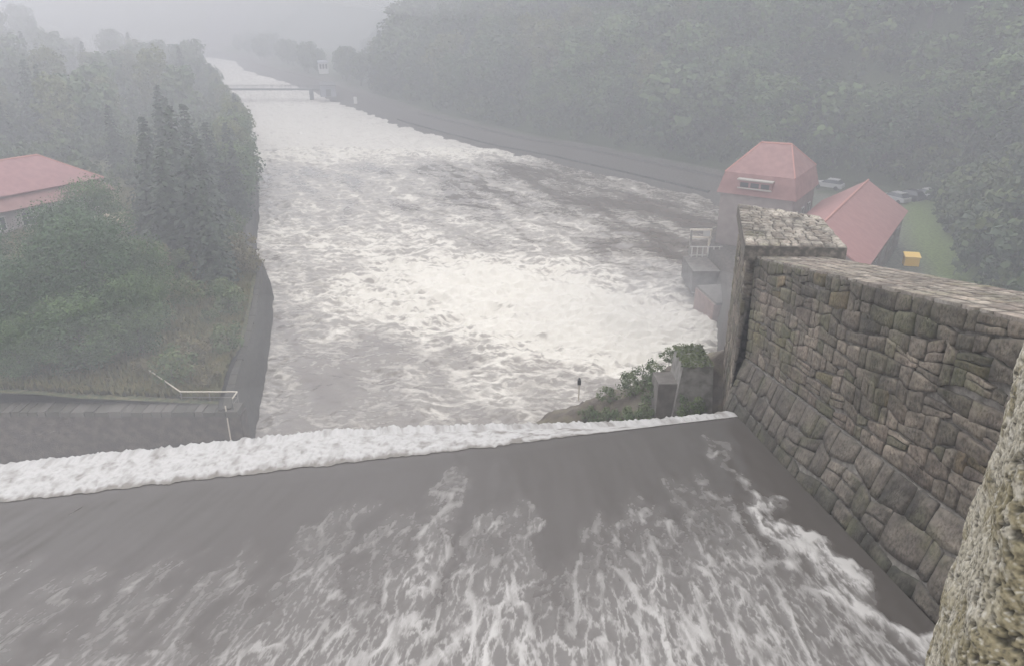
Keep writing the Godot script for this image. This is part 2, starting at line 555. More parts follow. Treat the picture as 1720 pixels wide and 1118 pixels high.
# ------------------------------------------------------------------ masonry
func stone_mesh(c: Array, fr: Transform3D, bulge: float, depth: float, tone: Color, seed_: float, taper := 0.16) -> ArrayMesh:
	# c: four corners (along, up) clockwise from lower left as seen from outside; fr: basis x along, y up, z out
	var n := 5
	var st := tool()
	st.set_smooth_group(0)
	var lean := Vector2(rng.randf_range(-1, 1), rng.randf_range(-1, 1)) * bulge * 0.9
	var P := []
	for j in n:
		for i in n:
			var a := i / (n - 1.0)
			var b := j / (n - 1.0)
			# round the corners: pull the outer ring towards an oval
			var e := Vector2(a * 2 - 1, b * 2 - 1)
			var pull := 1.0 - 0.05 * pow(absf(e.x * e.y), 2.0)
			e *= pull
			a = e.x * 0.5 + 0.5
			b = e.y * 0.5 + 0.5
			var lo: Vector2 = c[0].lerp(c[3], a)
			var hi: Vector2 = c[1].lerp(c[2], a)
			var q := lo.lerp(hi, b)
			var wob: float = rough_stone.get_noise_3d(q.x * 3.1 + seed_, q.y * 3.1, seed_ * 0.7)
			var ring := i == 0 or j == 0 or i == n - 1 or j == n - 1
			var out := 0.02 if ring else bulge * (0.8 + 1.1 * wob) + lean.x * (a - 0.5) + lean.y * (b - 0.5)
			if not ring and (i == 1 or j == 1 or i == n - 2 or j == n - 2): out *= 0.9
			P.append(fr * Vector3(q.x + (0.055 * wob if ring else 0.0), q.y + (0.05 * rough_stone.get_noise_2d(q.x * 5.0 + seed_, q.y * 5.0 + 9.0) if ring else 0.0), out))
	var Q := []
	for i in n: Q.append(P[i])
	for j in range(1, n): Q.append(P[j * n + n - 1])
	for i in range(n - 2, -1, -1): Q.append(P[(n - 1) * n + i])
	for j in range(n - 2, 0, -1): Q.append(P[j * n])
	var zed := fr.basis.z * -depth
	for j in n - 1:
		for i in n - 1:
			for q: Vector2i in [Vector2i(i, j), Vector2i(i, j + 1), Vector2i(i + 1, j + 1), Vector2i(i, j), Vector2i(i + 1, j + 1), Vector2i(i + 1, j)]:
				var p: Vector3 = P[q.y * n + q.x]
				var g := rough_stone.get_noise_3d(p.x * 6.0 + seed_ * 3.0, p.y * 6.0, p.z * 6.0)
				var wash := rough_stone.get_noise_3d(p.x * 1.1 + 40.0, p.y * 1.1, p.z * 1.1)
				var mossy := 0.55 * smoothstep(0.12, 0.45, rough_stone.get_noise_3d(p.x * 0.9, p.y * 0.9 + 20.0, p.z * 0.9 + 11.0))
				st.set_color(tone.lerp(Color(0.12, 0.13, 0.065), mossy) * Color(0.61, 0.592, 0.56) * clampf(1.0 + 0.75 * g + 0.75 * wash, 0.35, 1.7))
				st.add_vertex(p)
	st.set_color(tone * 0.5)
	for i in Q.size():
		var a: Vector3 = Q[i]
		var b: Vector3 = Q[(i + 1) % Q.size()]
		quad(st, a, b, b + zed, a + zed)
	return shaped(st)
var rough_stone: FastNoiseLite

func stone_tone(l: float, h: float, top: float) -> Color:
	# weathering with a shape of its own: a stained band under the coping, dark runs, an ochre lichen patch
	var base := [Color(0.215, 0.190, 0.162), Color(0.245, 0.215, 0.184), Color(0.175, 0.156, 0.134), Color(0.275, 0.243, 0.208), Color(0.220, 0.187, 0.162)][rng.randi() % 5] as Color
	base *= rng.randf_range(0.85, 1.22)
	var stain := smoothstep(1.3, 0.2, top - h) * (0.6 + 0.4 * rough_stone.get_noise_2d(l * 0.8, 3.0))
	stain = maxf(stain, 0.7 * smoothstep(0.05, 0.4, rough_stone.get_noise_2d(l * 2.2, 33.0)) * smoothstep(4.2, 1.0, top - h))
	stain = maxf(stain, 0.75 * exp(-pow((l - 10.4 + 0.1 * (top - h)) / 0.55, 2.0)) * smoothstep(3.6, 2.4, top - h))
	base = base.lerp(Color(0.085, 0.080, 0.062), clampf(stain * 1.15, 0, 0.8))
	if rng.randf() < 0.06: base = base.lerp(Color(0.20, 0.15, 0.06), 0.5)
	if rng.randf() < 0.08: base = base.lerp(Color(0.09, 0.10, 0.05), 0.5)
	return base

func masonry(parent: Node, called: String, fr: Transform3D, len_: float, h0: float, h1: float, rows: int, long: float, bulge: float, gap: float, toner: Callable, seed_: int, wave := 0.10, limit := 300) -> void:
	var wn := noise(seed_, 0.45, 2)
	var line := func(r: int, l: float) -> float:
		var y := h0 + (h1 - h0) * r / rows
		if r == 0 or r == rows: return y
		return y + wave * wn.get_noise_2d(l * 1.4, r * 17.0) * 2.0
	for r in rows:
		var l := -rng.randf() * long * 0.5
		while l < len_:
			var w := long * (rng.randf_range(0.5, 1.35) if rng.randf() < 0.75 else rng.randf_range(1.3, 1.9))
			var a := maxf(l, 0.0)
			var b := minf(l + w, len_)
			l += w
			if b - a < 0.12: continue
			var tilt := rng.randf_range(-0.07, 0.07)
			var g := gap * 0.5
			var c := [Vector2(a + g - tilt * 0.3, line.call(r, a) + g), Vector2(a + g + rng.randf_range(-0.03, 0.05), line.call(r + 1, a) - g), Vector2(b - g + rng.randf_range(-0.05, 0.03), line.call(r + 1, b) - g), Vector2(b - g + rng.randf_range(-0.05, 0.03), line.call(r, b) + g)]
			if w > long * 0.9 and rng.randf() < 0.22:           # two thin stones in place of one
				var f := rng.randf_range(0.4, 0.6)
				var m0: Vector2 = c[0].lerp(c[1], f)
				var m1: Vector2 = c[3].lerp(c[2], f)
				put(called, stone_mesh([c[0], m0 - Vector2(0, g), m1 - Vector2(0, g), c[3]], fr, bulge, 0.12, toner.call((a + b) / 2, c[0].y), rng.randf() * 50), M.stone, parent)
				put(called, stone_mesh([m0 + Vector2(0, g), c[1], c[2], m1 + Vector2(0, g)], fr, bulge, 0.12, toner.call((a + b) / 2, c[1].y), rng.randf() * 50), M.stone, parent)
				continue
			put(called, stone_mesh(c, fr, bulge, 0.14, toner.call((a + b) / 2, (c[0].y + c[1].y) / 2), rng.randf() * 50), M.stone, parent)

func make_spillway_wall() -> void:
	var start := -2.15                                # the wall runs on past the brink to the pier
	var o := thing("spillway_wall", "long rubble stone side wall of the spillway with cobbled coping and battered foot", "wall", B0 + UPF * start)
	var len_ := 19.0
	var out := Vector3(-1, 0, -0.034).normalized()
	var face_x := 0.62
	# core (mortar) behind the stones
	var a := UPF * len_
	var pts := []
	for k in 2:
		var s := a * k
		pts.append_array([s + Vector3(0.08, -1.2, 0), s + Vector3(0.10, 0.0, 0), s + Vector3(face_x - 0.02, 1.9, 0), s + Vector3(face_x + 0.03, 1.92, 0), s + Vector3(face_x - 0.02, 5.86, 0), s + Vector3(face_x + 2.35, 5.86, 0), s + Vector3(face_x + 2.35, -1.2, 0)])
	var faces := []
	for i in 7: faces.append([i, (i + 1) % 7, (i + 1) % 7 + 7, i + 7])
	var st := tool()
	st.set_smooth_group(-1)
	for f: Array in faces: quad(st, pts[f[0]], pts[f[1]], pts[f[2]], pts[f[3]])
	for k in 2:
		for i in range(1, 6):
			for q: int in [0, i, i + 1]: st.add_vertex(pts[q + 7 * k])
	put("mortar_core", shaped(st), M.mortar, o)
	# sheared frames: x along the slope, y straight up, z out of the face
	var lower := Transform3D(Basis(UPF, Vector3((face_x - 0.12) / 1.9, 1, 0), out), Vector3(0.06, 0, 0))
	masonry(o, "foot_stone", lower, len_, -0.35, 1.9, 3, 0.9, 0.036, 0.03, func(l: float, h: float) -> Color:
		var c := Color(0.185, 0.168, 0.15) * rng.randf_range(0.75, 1.3)
		return c.lerp(Color(0.06, 0.062, 0.045), 0.7 * smoothstep(0.5, -0.1, h)), 71, 0.16)
	var upper := Transform3D(Basis(UPF, Vector3(-0.02, 1, 0), out), Vector3(face_x + 0.015, 0, 0))
	masonry(o, "stone", upper, len_, 1.95, 5.88, 10, 0.71, 0.026, 0.026, func(l: float, h: float) -> Color: return stone_tone(l, h, 5.9), 72, 0.12)
	# cobbled coping, stones set across the top in a dark bed
	st = tool()
	var bed_at := UPF * (len_ * 0.5) + Vector3(face_x + 1.15, 5.88, 0)
	box(st, bed_at, Vector3(2.36, 0.07, len_ - 0.02), Basis(Vector3(1, 0, 0), Vector3(0, 1, -0.244).normalized(), UPF))
	put("coping_bed", done(st), M.cap_side, o)
	var topf := Transform3D(Basis(UPF, Vector3(1, 0, 0), Vector3(0.0, 1, -0.244).normalized()), Vector3(face_x - 0.12, 5.91, 0))
	masonry(o, "coping_stone", topf, len_, 0.0, 2.5, 6, 0.62, 0.035, 0.06, func(_l: float, _h: float) -> Color: return [Color(0.34, 0.305, 0.27), Color(0.29, 0.26, 0.23), Color(0.38, 0.35, 0.315), Color(0.26, 0.225, 0.20)][rng.randi() % 4] * rng.randf_range(0.85, 1.15), 73, 0.05)

func make_pier() -> void:
	var y0 := 9.0
	var yt := 21.9
	var P := [Vector3(8.35, 0, -27.05), Vector3(11.9, 0, -26.75), Vector3(12.5, 0, -31.0), Vector3(9.75, 0, -33.3)]
	var o := thing("stone_pier", "squat stone pier with a cobbled top at the far end of the spillway wall", "pier", Vector3(P[0].x, y0, P[0].z))
	var org: Vector3 = Vector3(P[0].x, y0, P[0].z)
	var pts := []
	for p: Vector3 in P:
		var q: Vector3 = p - P[0]
		var mid: Vector3 = Vector3(10.6, 0, -29.5) - P[0]
		q = q.lerp(mid, 0.10)
		pts.append(q)
		pts.append(q + Vector3(0, yt - y0 - 0.55, 0))
	put("pier_core", solid(pts, [[0, 2, 4, 6], [1, 3, 5, 7], [0, 2, 3, 1], [2, 4, 5, 3], [4, 6, 7, 5], [6, 0, 1, 7]]), M.mortar, o)
	# cap slab
	pts = []
	for p: Vector3 in P:
		pts.append(p - P[0] + Vector3(0, yt - y0 - 0.55, 0))
		pts.append(p - P[0] + Vector3(0, yt - y0, 0))
	put("cap_slab", solid(pts, [[0, 2, 4, 6], [1, 3, 5, 7], [0, 2, 3, 1], [2, 4, 5, 3], [4, 6, 7, 5], [6, 0, 1, 7]]), M.cap_side, o)
	# cobbles on the cap: rows from the front edge to the back edge
	var rows := 15
	for r in rows:
		var a: Vector3 = P[0].lerp(P[3], r / float(rows)) - P[0]
		var b: Vector3 = P[1].lerp(P[2], r / float(rows)) - P[0]
		var c: Vector3 = P[0].lerp(P[3], (r + 1) / float(rows)) - P[0]
		var n := 9 - int(r * 0.15)
		var cuts := []
		for k in n + 1: cuts.append(clampf((k + (rng.randf_range(-0.3, 0.3) if k > 0 and k < n else 0.0)) / n, 0, 1))
		var xdir := (b - a)
		var L := xdir.length()
		var fr := Transform3D(Basis(xdir / L, (c - a).normalized(), Vector3.UP), a + Vector3(0, yt - y0 + 0.005, 0))
		var w := (c - a).length()
		for k in n:
			var g := 0.02
			var lo: float = cuts[k] * L + g
			var hi: float = cuts[k + 1] * L - g
			var t: Color = [Color(0.36, 0.34, 0.31), Color(0.29, 0.265, 0.24), Color(0.42, 0.40, 0.37), Color(0.25, 0.225, 0.20)][rng.randi() % 4]
			put("cap_stone", stone_mesh([Vector2(lo, g), Vector2(lo + rng.randf_range(-0.03, 0.03), w - g), Vector2(hi + rng.randf_range(-0.03, 0.03), w - g), Vector2(hi, g)], fr, 0.06, 0.03, t * rng.randf_range(0.85, 1.2), rng.randf() * 50), M.stone, o)
	# facing stones: front and river side
	var tone := func(l: float, h: float) -> Color: return stone_tone(l - 30.0, h, yt - y0 + 0.6)
	var fx: Vector3 = (P[1] - P[0]).normalized()
	masonry(o, "facing_stone", Transform3D(Basis(fx, Vector3.UP, fx.cross(Vector3.UP)), Vector3(0.0, 0, 0.02) + (Vector3(10.6, 0, -29.5) - P[0]) * 0.095), 3.0, 10.8, yt - y0 - 0.58, 3, 0.6, 0.04, 0.04, tone, 81)
	var sx: Vector3 = (P[0] - P[3]).normalized()
	masonry(o, "facing_stone", Transform3D(Basis(sx, Vector3.UP, sx.cross(Vector3.UP)), P[3] - P[0] + (Vector3(10.6, 0, -29.5) - P[3]) * 0.09), 5.9, 0.0, yt - y0 - 0.58, 24, 0.75, 0.05, 0.04, tone, 82)

func make_parapet() -> void:
	# a lichened granite pier close to the eye; rounded rectangle outline, wrinkled all over
	var at := Vector3(1.585, 28.4, -1.18)
	var o := thing("parapet_pier", "rough lichened granite parapet pier close beside the viewer", "parapet", at)
	var big := noise(91, 2.2, 3)
	var mid := noise(92, 11.0, 4)
	var pit := noise(93, 34.0, 3)
	var na := 560
	var nh := 560
	var speck := noise(94, 85.0, 2)
	var v := PackedVector3Array()
	var c := PackedColorArray()
	var turn := deg_to_rad(-32.0)
	var H := 2.6
	for j in nh:
		var y := H * j / (nh - 1.0)
		for i in na:
			# fine around the seen corner, coarse behind
			var g := 2.0 * i / (na - 1.0) - 1.0
			var f := 0.69 + 0.5 * (0.3 * g + 0.7 * g * g * g)
			var th := -TAU * f
			var e := 7.0
			var cs := cos(th)
			var sn := sin(th)
			var r := 1.0 / pow(pow(absf(cs) / 0.60, e) + pow(absf(sn) / 0.48, e), 1.0 / e)
			var d := Vector3(cs, 0, sn)
			var p := d * r
			p = p.rotated(Vector3.UP, turn)
			var w := Vector3(p.x, y, p.z)
			var disp := big.get_noise_3dv(w) * 0.030 + mid.get_noise_3dv(w) * 0.009
			var pp := pit.get_noise_3dv(w)
			disp -= smoothstep(0.10, 0.30, pp) * 0.010
			var q := w + d.rotated(Vector3.UP, turn) * disp
			q.x += 0.04 * (y - 0.3)                            # the old block leans outwards a little
			v.append(q)
			var lich := smoothstep(-0.1, 0.35, big.get_noise_3dv(w * 1.9 + Vector3(7, 3, 1)))
			var col := Color(0.34, 0.32, 0.262).lerp(Color(0.215, 0.192, 0.125), lich)
			col = col.lerp(Color(0.39, 0.375, 0.33), smoothstep(0.15, 0.45, mid.get_noise_3dv(w * 0.9 + Vector3(2, 9, 4))) * 0.8)
			col = col.lerp(Color(0.05, 0.047, 0.038), smoothstep(0.10, 0.24, pp) * 0.9)
			var sp := speck.get_noise_3dv(w)
			col = col.lerp(Color(0.045, 0.042, 0.036), smoothstep(0.34, 0.55, sp) * 0.8)
			col = col.lerp(Color(0.46, 0.45, 0.41), smoothstep(-0.3, -0.55, sp) * 0.7)
			c.append(col)
	put("granite_block", grid(na, nh, v, PackedVector2Array(), c), M.granite, o)
	var st := tool()
	box(st, Vector3(0, H - 0.02, 0), Vector3(1.0, 0.04, 0.8), Basis(Vector3.UP, turn))
	put("top_face", done(st), M.dark_stone, o)

# ------------------------------------------------------------------ left bank walls and railing
func make_left_walls() -> void:
	var o := thing("basin_wall", "dark stone wall facing the spillway with a row of pale coping blocks", "wall", Vector3(-18.4, -2.0, -46.7))
	var st := tool()
	box(st, Vector3(-32, 3.05, -0.6), Vector3(64, 6.1, 1.2))
	put("wall_face", done(st), M.dark_wall, o)
	var x := 0.1
	while x < 60.0:
		var w := rng.randf_range(0.55, 1.0)
		st = tool()
		box(st, Vector3(-x - w / 2, 6.1 + 0.19, -0.5 + rng.randf_range(-0.05, 0.05)), Vector3(w - 0.06, 0.38 + rng.randf_range(-0.08, 0.1), 1.35))
		var m := done(st)
		put("coping_stone", m, [M.coping_a, M.coping_b, M.coping_c][rng.randi() % 3], o)
		x += w
	# river wall along the left bank
	o = thing("river_wall", "dark retaining wall along the left edge of the river", "wall", Vector3(-17.5, -2.0, -46.7))
	var org := Vector3(-17.5, -2.0, -46.7)
	var zs := []
	var z := -46.7
	while z > -150.0:
		zs.append(z)
		z -= 1.8
	var rn := noise(101, 0.25, 2)
	for part in 1:
		var rows := zs.size()
		var prof := [Vector2(0.55, -2.0), Vector2(0.12, 1.0), Vector2(-0.15, 2.8), Vector2(-0.45, 4.52), Vector2(-1.5, 4.54), Vector2(-1.5, 0)]
		var prof_rev := prof.duplicate()
		prof_rev.reverse()
		var v := PackedVector3Array()
		for zz: float in zs:
			var drop := wall_drop(zz)
			for p: Vector2 in prof_rev:
				v.append(Vector3(xl(zz) + p.x + rn.get_noise_2d(zz, p.y * 3.0) * 0.22, p.y - (drop if p.y > 1.0 else 0.0), zz) - org)
		put("wall_face", grid(prof.size(), rows, v, PackedVector2Array()), M.wet_wall, o)
	for i in zs.size() - 1:
		if zs[i] < -112: break
		var a := Vector3(xl(zs[i]) - 0.85, 4.60 - wall_drop(zs[i]), zs[i])
		var b := Vector3(xl(zs[i + 1]) - 0.85, 4.60 - wall_drop(zs[i + 1]), zs[i + 1])
		var dir := (b - a).normalized()
		st = tool()
		box(st, (a + b) / 2 - org, Vector3(0.5 + rng.randf_range(-0.1, 0.1), 0.16 + rng.randf_range(-0.05, 0.05), (b - a).length() - 0.07), Basis(dir.cross(Vector3.UP).normalized(), Vector3.UP, -dir))
		put("coping_stone", done(st), [M.coping_b, M.wet_wall][rng.randi() % 2], o)
	# railing on the corner of the wall
	var R := [Vector3(-26.3, 5.35, -51.2), Vector3(-22.8, 5.25, -48.0), Vector3(-18.9, 5.25, -48.0), Vector3(-18.9, 5.25, -47.0)]
	o = thing("railing", "pale pipe railing round the corner of the left bank wall", "railing", Vector3(-22.8, 4.6, -48.0))
	org = Vector3(-22.8, 4.6, -48.0)
	for i in R.size() - 1:
		st = tool()
		bar(st, R[i] - org, R[i + 1] - org, 0.045)
		put("top_rail", done(st), M.pale_metal, o)
		st = tool()
		bar(st, R[i] - org - Vector3(0, 0.42, 0), R[i + 1] - org - Vector3(0, 0.42, 0), 0.018)
		put("lower_rail", done(st), M.dull_metal, o)
	for p: Vector3 in [R[0], R[0].lerp(R[1], 0.5), R[1], R[1].lerp(R[2], 0.5), R[2], R[3]]:
		st = tool()
		bar(st, p - org, Vector3(p.x, 4.4, p.z) - org, 0.03)
		put("post", done(st), M.dull_metal, o)
	# staff gauge on the wall face below the railing corner
	o = thing("gauge_pole", "thin pale vertical pole fixed to the basin wall below the railing", "pole", Vector3(-19.3, 1.2, -46.62))
	st = tool()
	bar(st, Vector3(0, 0, 0), Vector3(0, 3.7, 0), 0.05)
	put("pole_shaft", done(st), M.pale_metal, o)
	for y: float in [0.5, 3.2]:
		st = tool()
		box(st, Vector3(0, y, -0.05), Vector3(0.16, 0.06, 0.1))
		put("bracket", done(st), M.dull_metal, o)

# ------------------------------------------------------------------ right abutment beyond the brink
func make_abutment() -> void:
	var nz := noise(111, 0.5, 4)
	var fine := noise(112, 1.7, 3)
	var v := PackedVector3Array()
	var ridge := [Vector2(14, 15.6), Vector2(8.5, 14.6), Vector2(7.4, 14.0), Vector2(5.6, 13.0), Vector2(3.9, 12.3), Vector2(2.4, 11.9), Vector2(0.5, 10.6), Vector2(-2, 7.5), Vector2(-5, 2.0), Vector2(-7, -1.5)]
	for j in 70:
		var z := -27.0 - j * 0.27
		for i in 90:
			var x := -7.0 + i * 0.24
			var r := curve(ridge, x)
			var far := maxf(0.0, -33.0 - z)
			var y := r - 0.42 * far - 0.05 * far * far + minf(0.0, (-33.0 - z) * 0.42)
			y += nz.get_noise_2d(x, z) * 0.55 + absf(fine.get_noise_2d(x, z)) * 0.3
			v.append(Vector3(x, maxf(y, -1.6), z))
	var o := struct("abutment_rock", grid(90, 70, v, PackedVector2Array()), M.rock, "brown rocky spur below the right end of the brink", "rock")
	# concrete buttress blocks beyond the pier
	var t := thing("concrete_buttress", "pale grey concrete buttress block with a mossy top beyond the stone pier", "buttress", Vector3(7.95, 8, -30.6))
	var pts := []
	for s: Array in [[-1.25, 0.55, 0.0], [1.1, 0.55, 0.0], [1.1, -1.6, 0.0], [-1.1, -1.6, 0.0]]:
		pts.append(Vector3(s[0] - (0.35 if s[0] < 0 else 0.0), 0, s[1] + 0.3))
		pts.append(Vector3(s[0] * 0.55, 7.7, s[1]))
	put("buttress_block", solid(pts, [[0, 2, 4, 6], [1, 3, 5, 7], [0, 2, 3, 1], [2, 4, 5, 3], [4, 6, 7, 5], [6, 0, 1, 7]]), M.concrete, t)
	var st := tool()
	for k in 900:
		var c := lerp(Color(0.05, 0.075, 0.022), Color(0.10, 0.12, 0.045), rng.randf())
		var e := Vector3(rng.randf_range(-0.75, 0.6), 7.68, rng.randf_range(-1.6, 0.62))
		e.y += 0.12 * rng.randf() + 0.16 * maxf(0.0, rough_stone.get_noise_2d(e.x * 4.0, e.z * 4.0))
		leaf_quad(st, e, rng.randf_range(0.08, 0.16), (Vector3.UP + Vector3(rng.randfn(), 0, rng.randfn()) * 0.6).normalized(), c)
	put("moss", st.commit(), M.leaf, t)
	st = tool()
	box(st, Vector3(0.02, 4.15, 0.82), Vector3(0.5, 0.7, 0.06))
	put("drain_opening", done(st), M.black, t)
	for k in 2:
		st = tool()
		bar(st, Vector3(-0.25, 4.3 - k * 0.32, 0.9), Vector3(0.25, 3.95 - k * 0.25, 0.92), 0.035)
		put("bar", done(st), M.pale_metal, t)
	t = thing("concrete_buttress", "lower weathered concrete buttress leaning on the pale block", "buttress", Vector3(6.75, 8, -30.8))
	pts = []
	for s: Array in [[-0.55, 0.5], [0.6, 0.5], [0.6, -1.0], [-0.55, -1.0]]:
		pts.append(Vector3(s[0] - 0.1, 0, s[1] + 0.2))
		pts.append(Vector3(s[0] * 0.75, 6.7 + s[1] * 0.1, s[1]))
	put("buttress_block", solid(pts, [[0, 2, 4, 6], [1, 3, 5, 7], [0, 2, 3, 1], [2, 4, 5, 3], [4, 6, 7, 5], [6, 0, 1, 7]]), M.concrete_dark, t)
	# marker post on the spur
	t = thing("marker_post", "slender pale post with a small dark lamp head on the rocky spur", "post", Vector3(3.45, 10.9, -36))
	st = tool()
	bar(st, Vector3.ZERO, Vector3(0, 0.95, 0), 0.035)
	put("post_shaft", done(st), M.pale_metal, t)
	st = tool()
	box(st, Vector3(0, 1.1, 0), Vector3(0.17, 0.28, 0.17))
	bar(st, Vector3(0, 1.23, 0), Vector3(0, 1.34, 0), 0.05)
	put("lamp_head", done(st), M.black, t)
	# outlet platform on the right bank of the pool
	t = thing("outlet_platform", "grey concrete outlet platform with white railing at the right edge of the pool", "platform", Vector3(21.6, 0, -82.5))
	pts = []
	for s: Array in [[-2.1, 2.2], [3.2, 2.2], [3.2, -3.2], [-2.1, -3.2]]:
		pts.append(Vector3(s[0], 0.7, s[1]))
		pts.append(Vector3(s[0], 3.1, s[1]))
	put("platform_slab", solid(pts, [[0, 2, 4, 6], [1, 3, 5, 7], [0, 2, 3, 1], [2, 4, 5, 3], [4, 6, 7, 5], [6, 0, 1, 7]]), M.concrete_dark, t)
	st = tool()
	box(st, Vector3(0.9, -0.6, 0.3), Vector3(4.2, 2.6, 4.4))
	put("footing", done(st), M.brick_red, t)
	for k in 6:
		st = tool()
		box(st, Vector3(-1.2 + k * 0.62, 3.72, -2.9), Vector3(0.13, 1.25, 0.1))
		put("railing_post", done(st), M.white_paint, t)
	st = tool()
	box(st, Vector3(0.4, 4.3, -2.96), Vector3(3.6, 0.12, 0.06))
	box(st, Vector3(0.4, 3.3, -2.96), Vector3(3.6, 0.1, 0.06))
	put("rail", done(st), M.white_paint, t)
	t = thing("sluice_frame", "tall grey steel gate frame standing behind the outlet platform", "gate frame", Vector3(21.9, 0, -89))
	for k in 2:
		st = tool()
		box(st, Vector3(-0.9 + k * 2.2, 2.6, 0), Vector3(0.22, 5.4, 0.22))
		put("upright", done(st), M.pale_metal if k else M.dull_metal, t)
	for y: float in [5.3, 4.4]:
		st = tool()
		box(st, Vector3(0.2, y, 0.03), Vector3(2.6, 0.22, 0.16))
		put("crossbeam", done(st), M.pale_metal, t)
	st = tool()
	box(st, Vector3(0.9, 4.85, 0.02), Vector3(0.7, 0.6, 0.3))
	put("winch_box", done(st), M.white_paint, t)
	# low wet ledge below the platform
	t = thing("outlet_ledge", "wet stone ledge beside the boiling water under the platform", "ledge", Vector3(20.5, 0, -74.5))
	st = tool()
	box(st, Vector3(0.6, 0.9, 0), Vector3(3.4, 3.2, 5.0), Basis(Vector3.UP, 0.15))
	put("ledge_block", done(st), M.brick_red, t)
	st = tool()
	box(st, Vector3(0.75, 2.62, 0), Vector3(3.3, 0.25, 5.2), Basis(Vector3.UP, 0.15))
	put("ledge_cap", done(st), M.concrete_dark, t)

# ------------------------------------------------------------------ buildings
const EA := Vector3(0.54, 0, -0.842)       # away from the eye, along the sheds
const EW := Vector3(-0.842, 0, -0.54)      # to the left and away

func slab(a: Vector3, b: Vector3, c: Vector3, d: Vector3, thick := 0.16) -> ArrayMesh:
	# a roof plane with thickness
	var n := (b - a).cross(d - a).normalized()
	if n.y < 0: n = -n
	var pts := [a, a - n * thick, b, b - n * thick, c, c - n * thick, d, d - n * thick]
	return solid(pts, [[0, 2, 4, 6], [1, 3, 5, 7], [0, 2, 3, 1], [2, 4, 5, 3], [4, 6, 7, 5], [6, 0, 1, 7]])

func wall_box(a: Vector3, u: Vector3, v: Vector3, h: float) -> ArrayMesh:
	var pts := []
	for p: Vector3 in [a, a + u, a + u + v, a + v]:
		pts.append(p)
		pts.append(p + Vector3(0, h, 0))
	return solid(pts, [[0, 2, 4, 6], [1, 3, 5, 7], [0, 2, 3, 1], [2, 4, 5, 3], [4, 6, 7, 5], [6, 0, 1, 7]])

func window(parent: Node, at: Vector3, along: Vector3, out: Vector3, w: float, h: float, frame: Material) -> void:
	var b := Basis(Vector3.UP.cross(out), Vector3.UP, out)
	var st := tool()
	for s: float in [-1.0, 1.0]:
		box(st, at + b * Vector3(s * w / 2, 0, 0.03), Vector3(0.12, h + 0.12, 0.1), b)
		box(st, at + b * Vector3(0, s * h / 2, 0.035), Vector3(w - 0.12, 0.12, 0.1), b)
	box(st, at + b * Vector3(0, 0, 0.03), Vector3(0.07, h - 0.12, 0.08), b)
	var f := put("window", done(st), frame, parent)
	st = tool()
	box(st, at + b * Vector3(0, 0, 0.0), Vector3(w - 0.1, h - 0.1, 0.03), b)
	put("pane", done(st), M.glass, f)

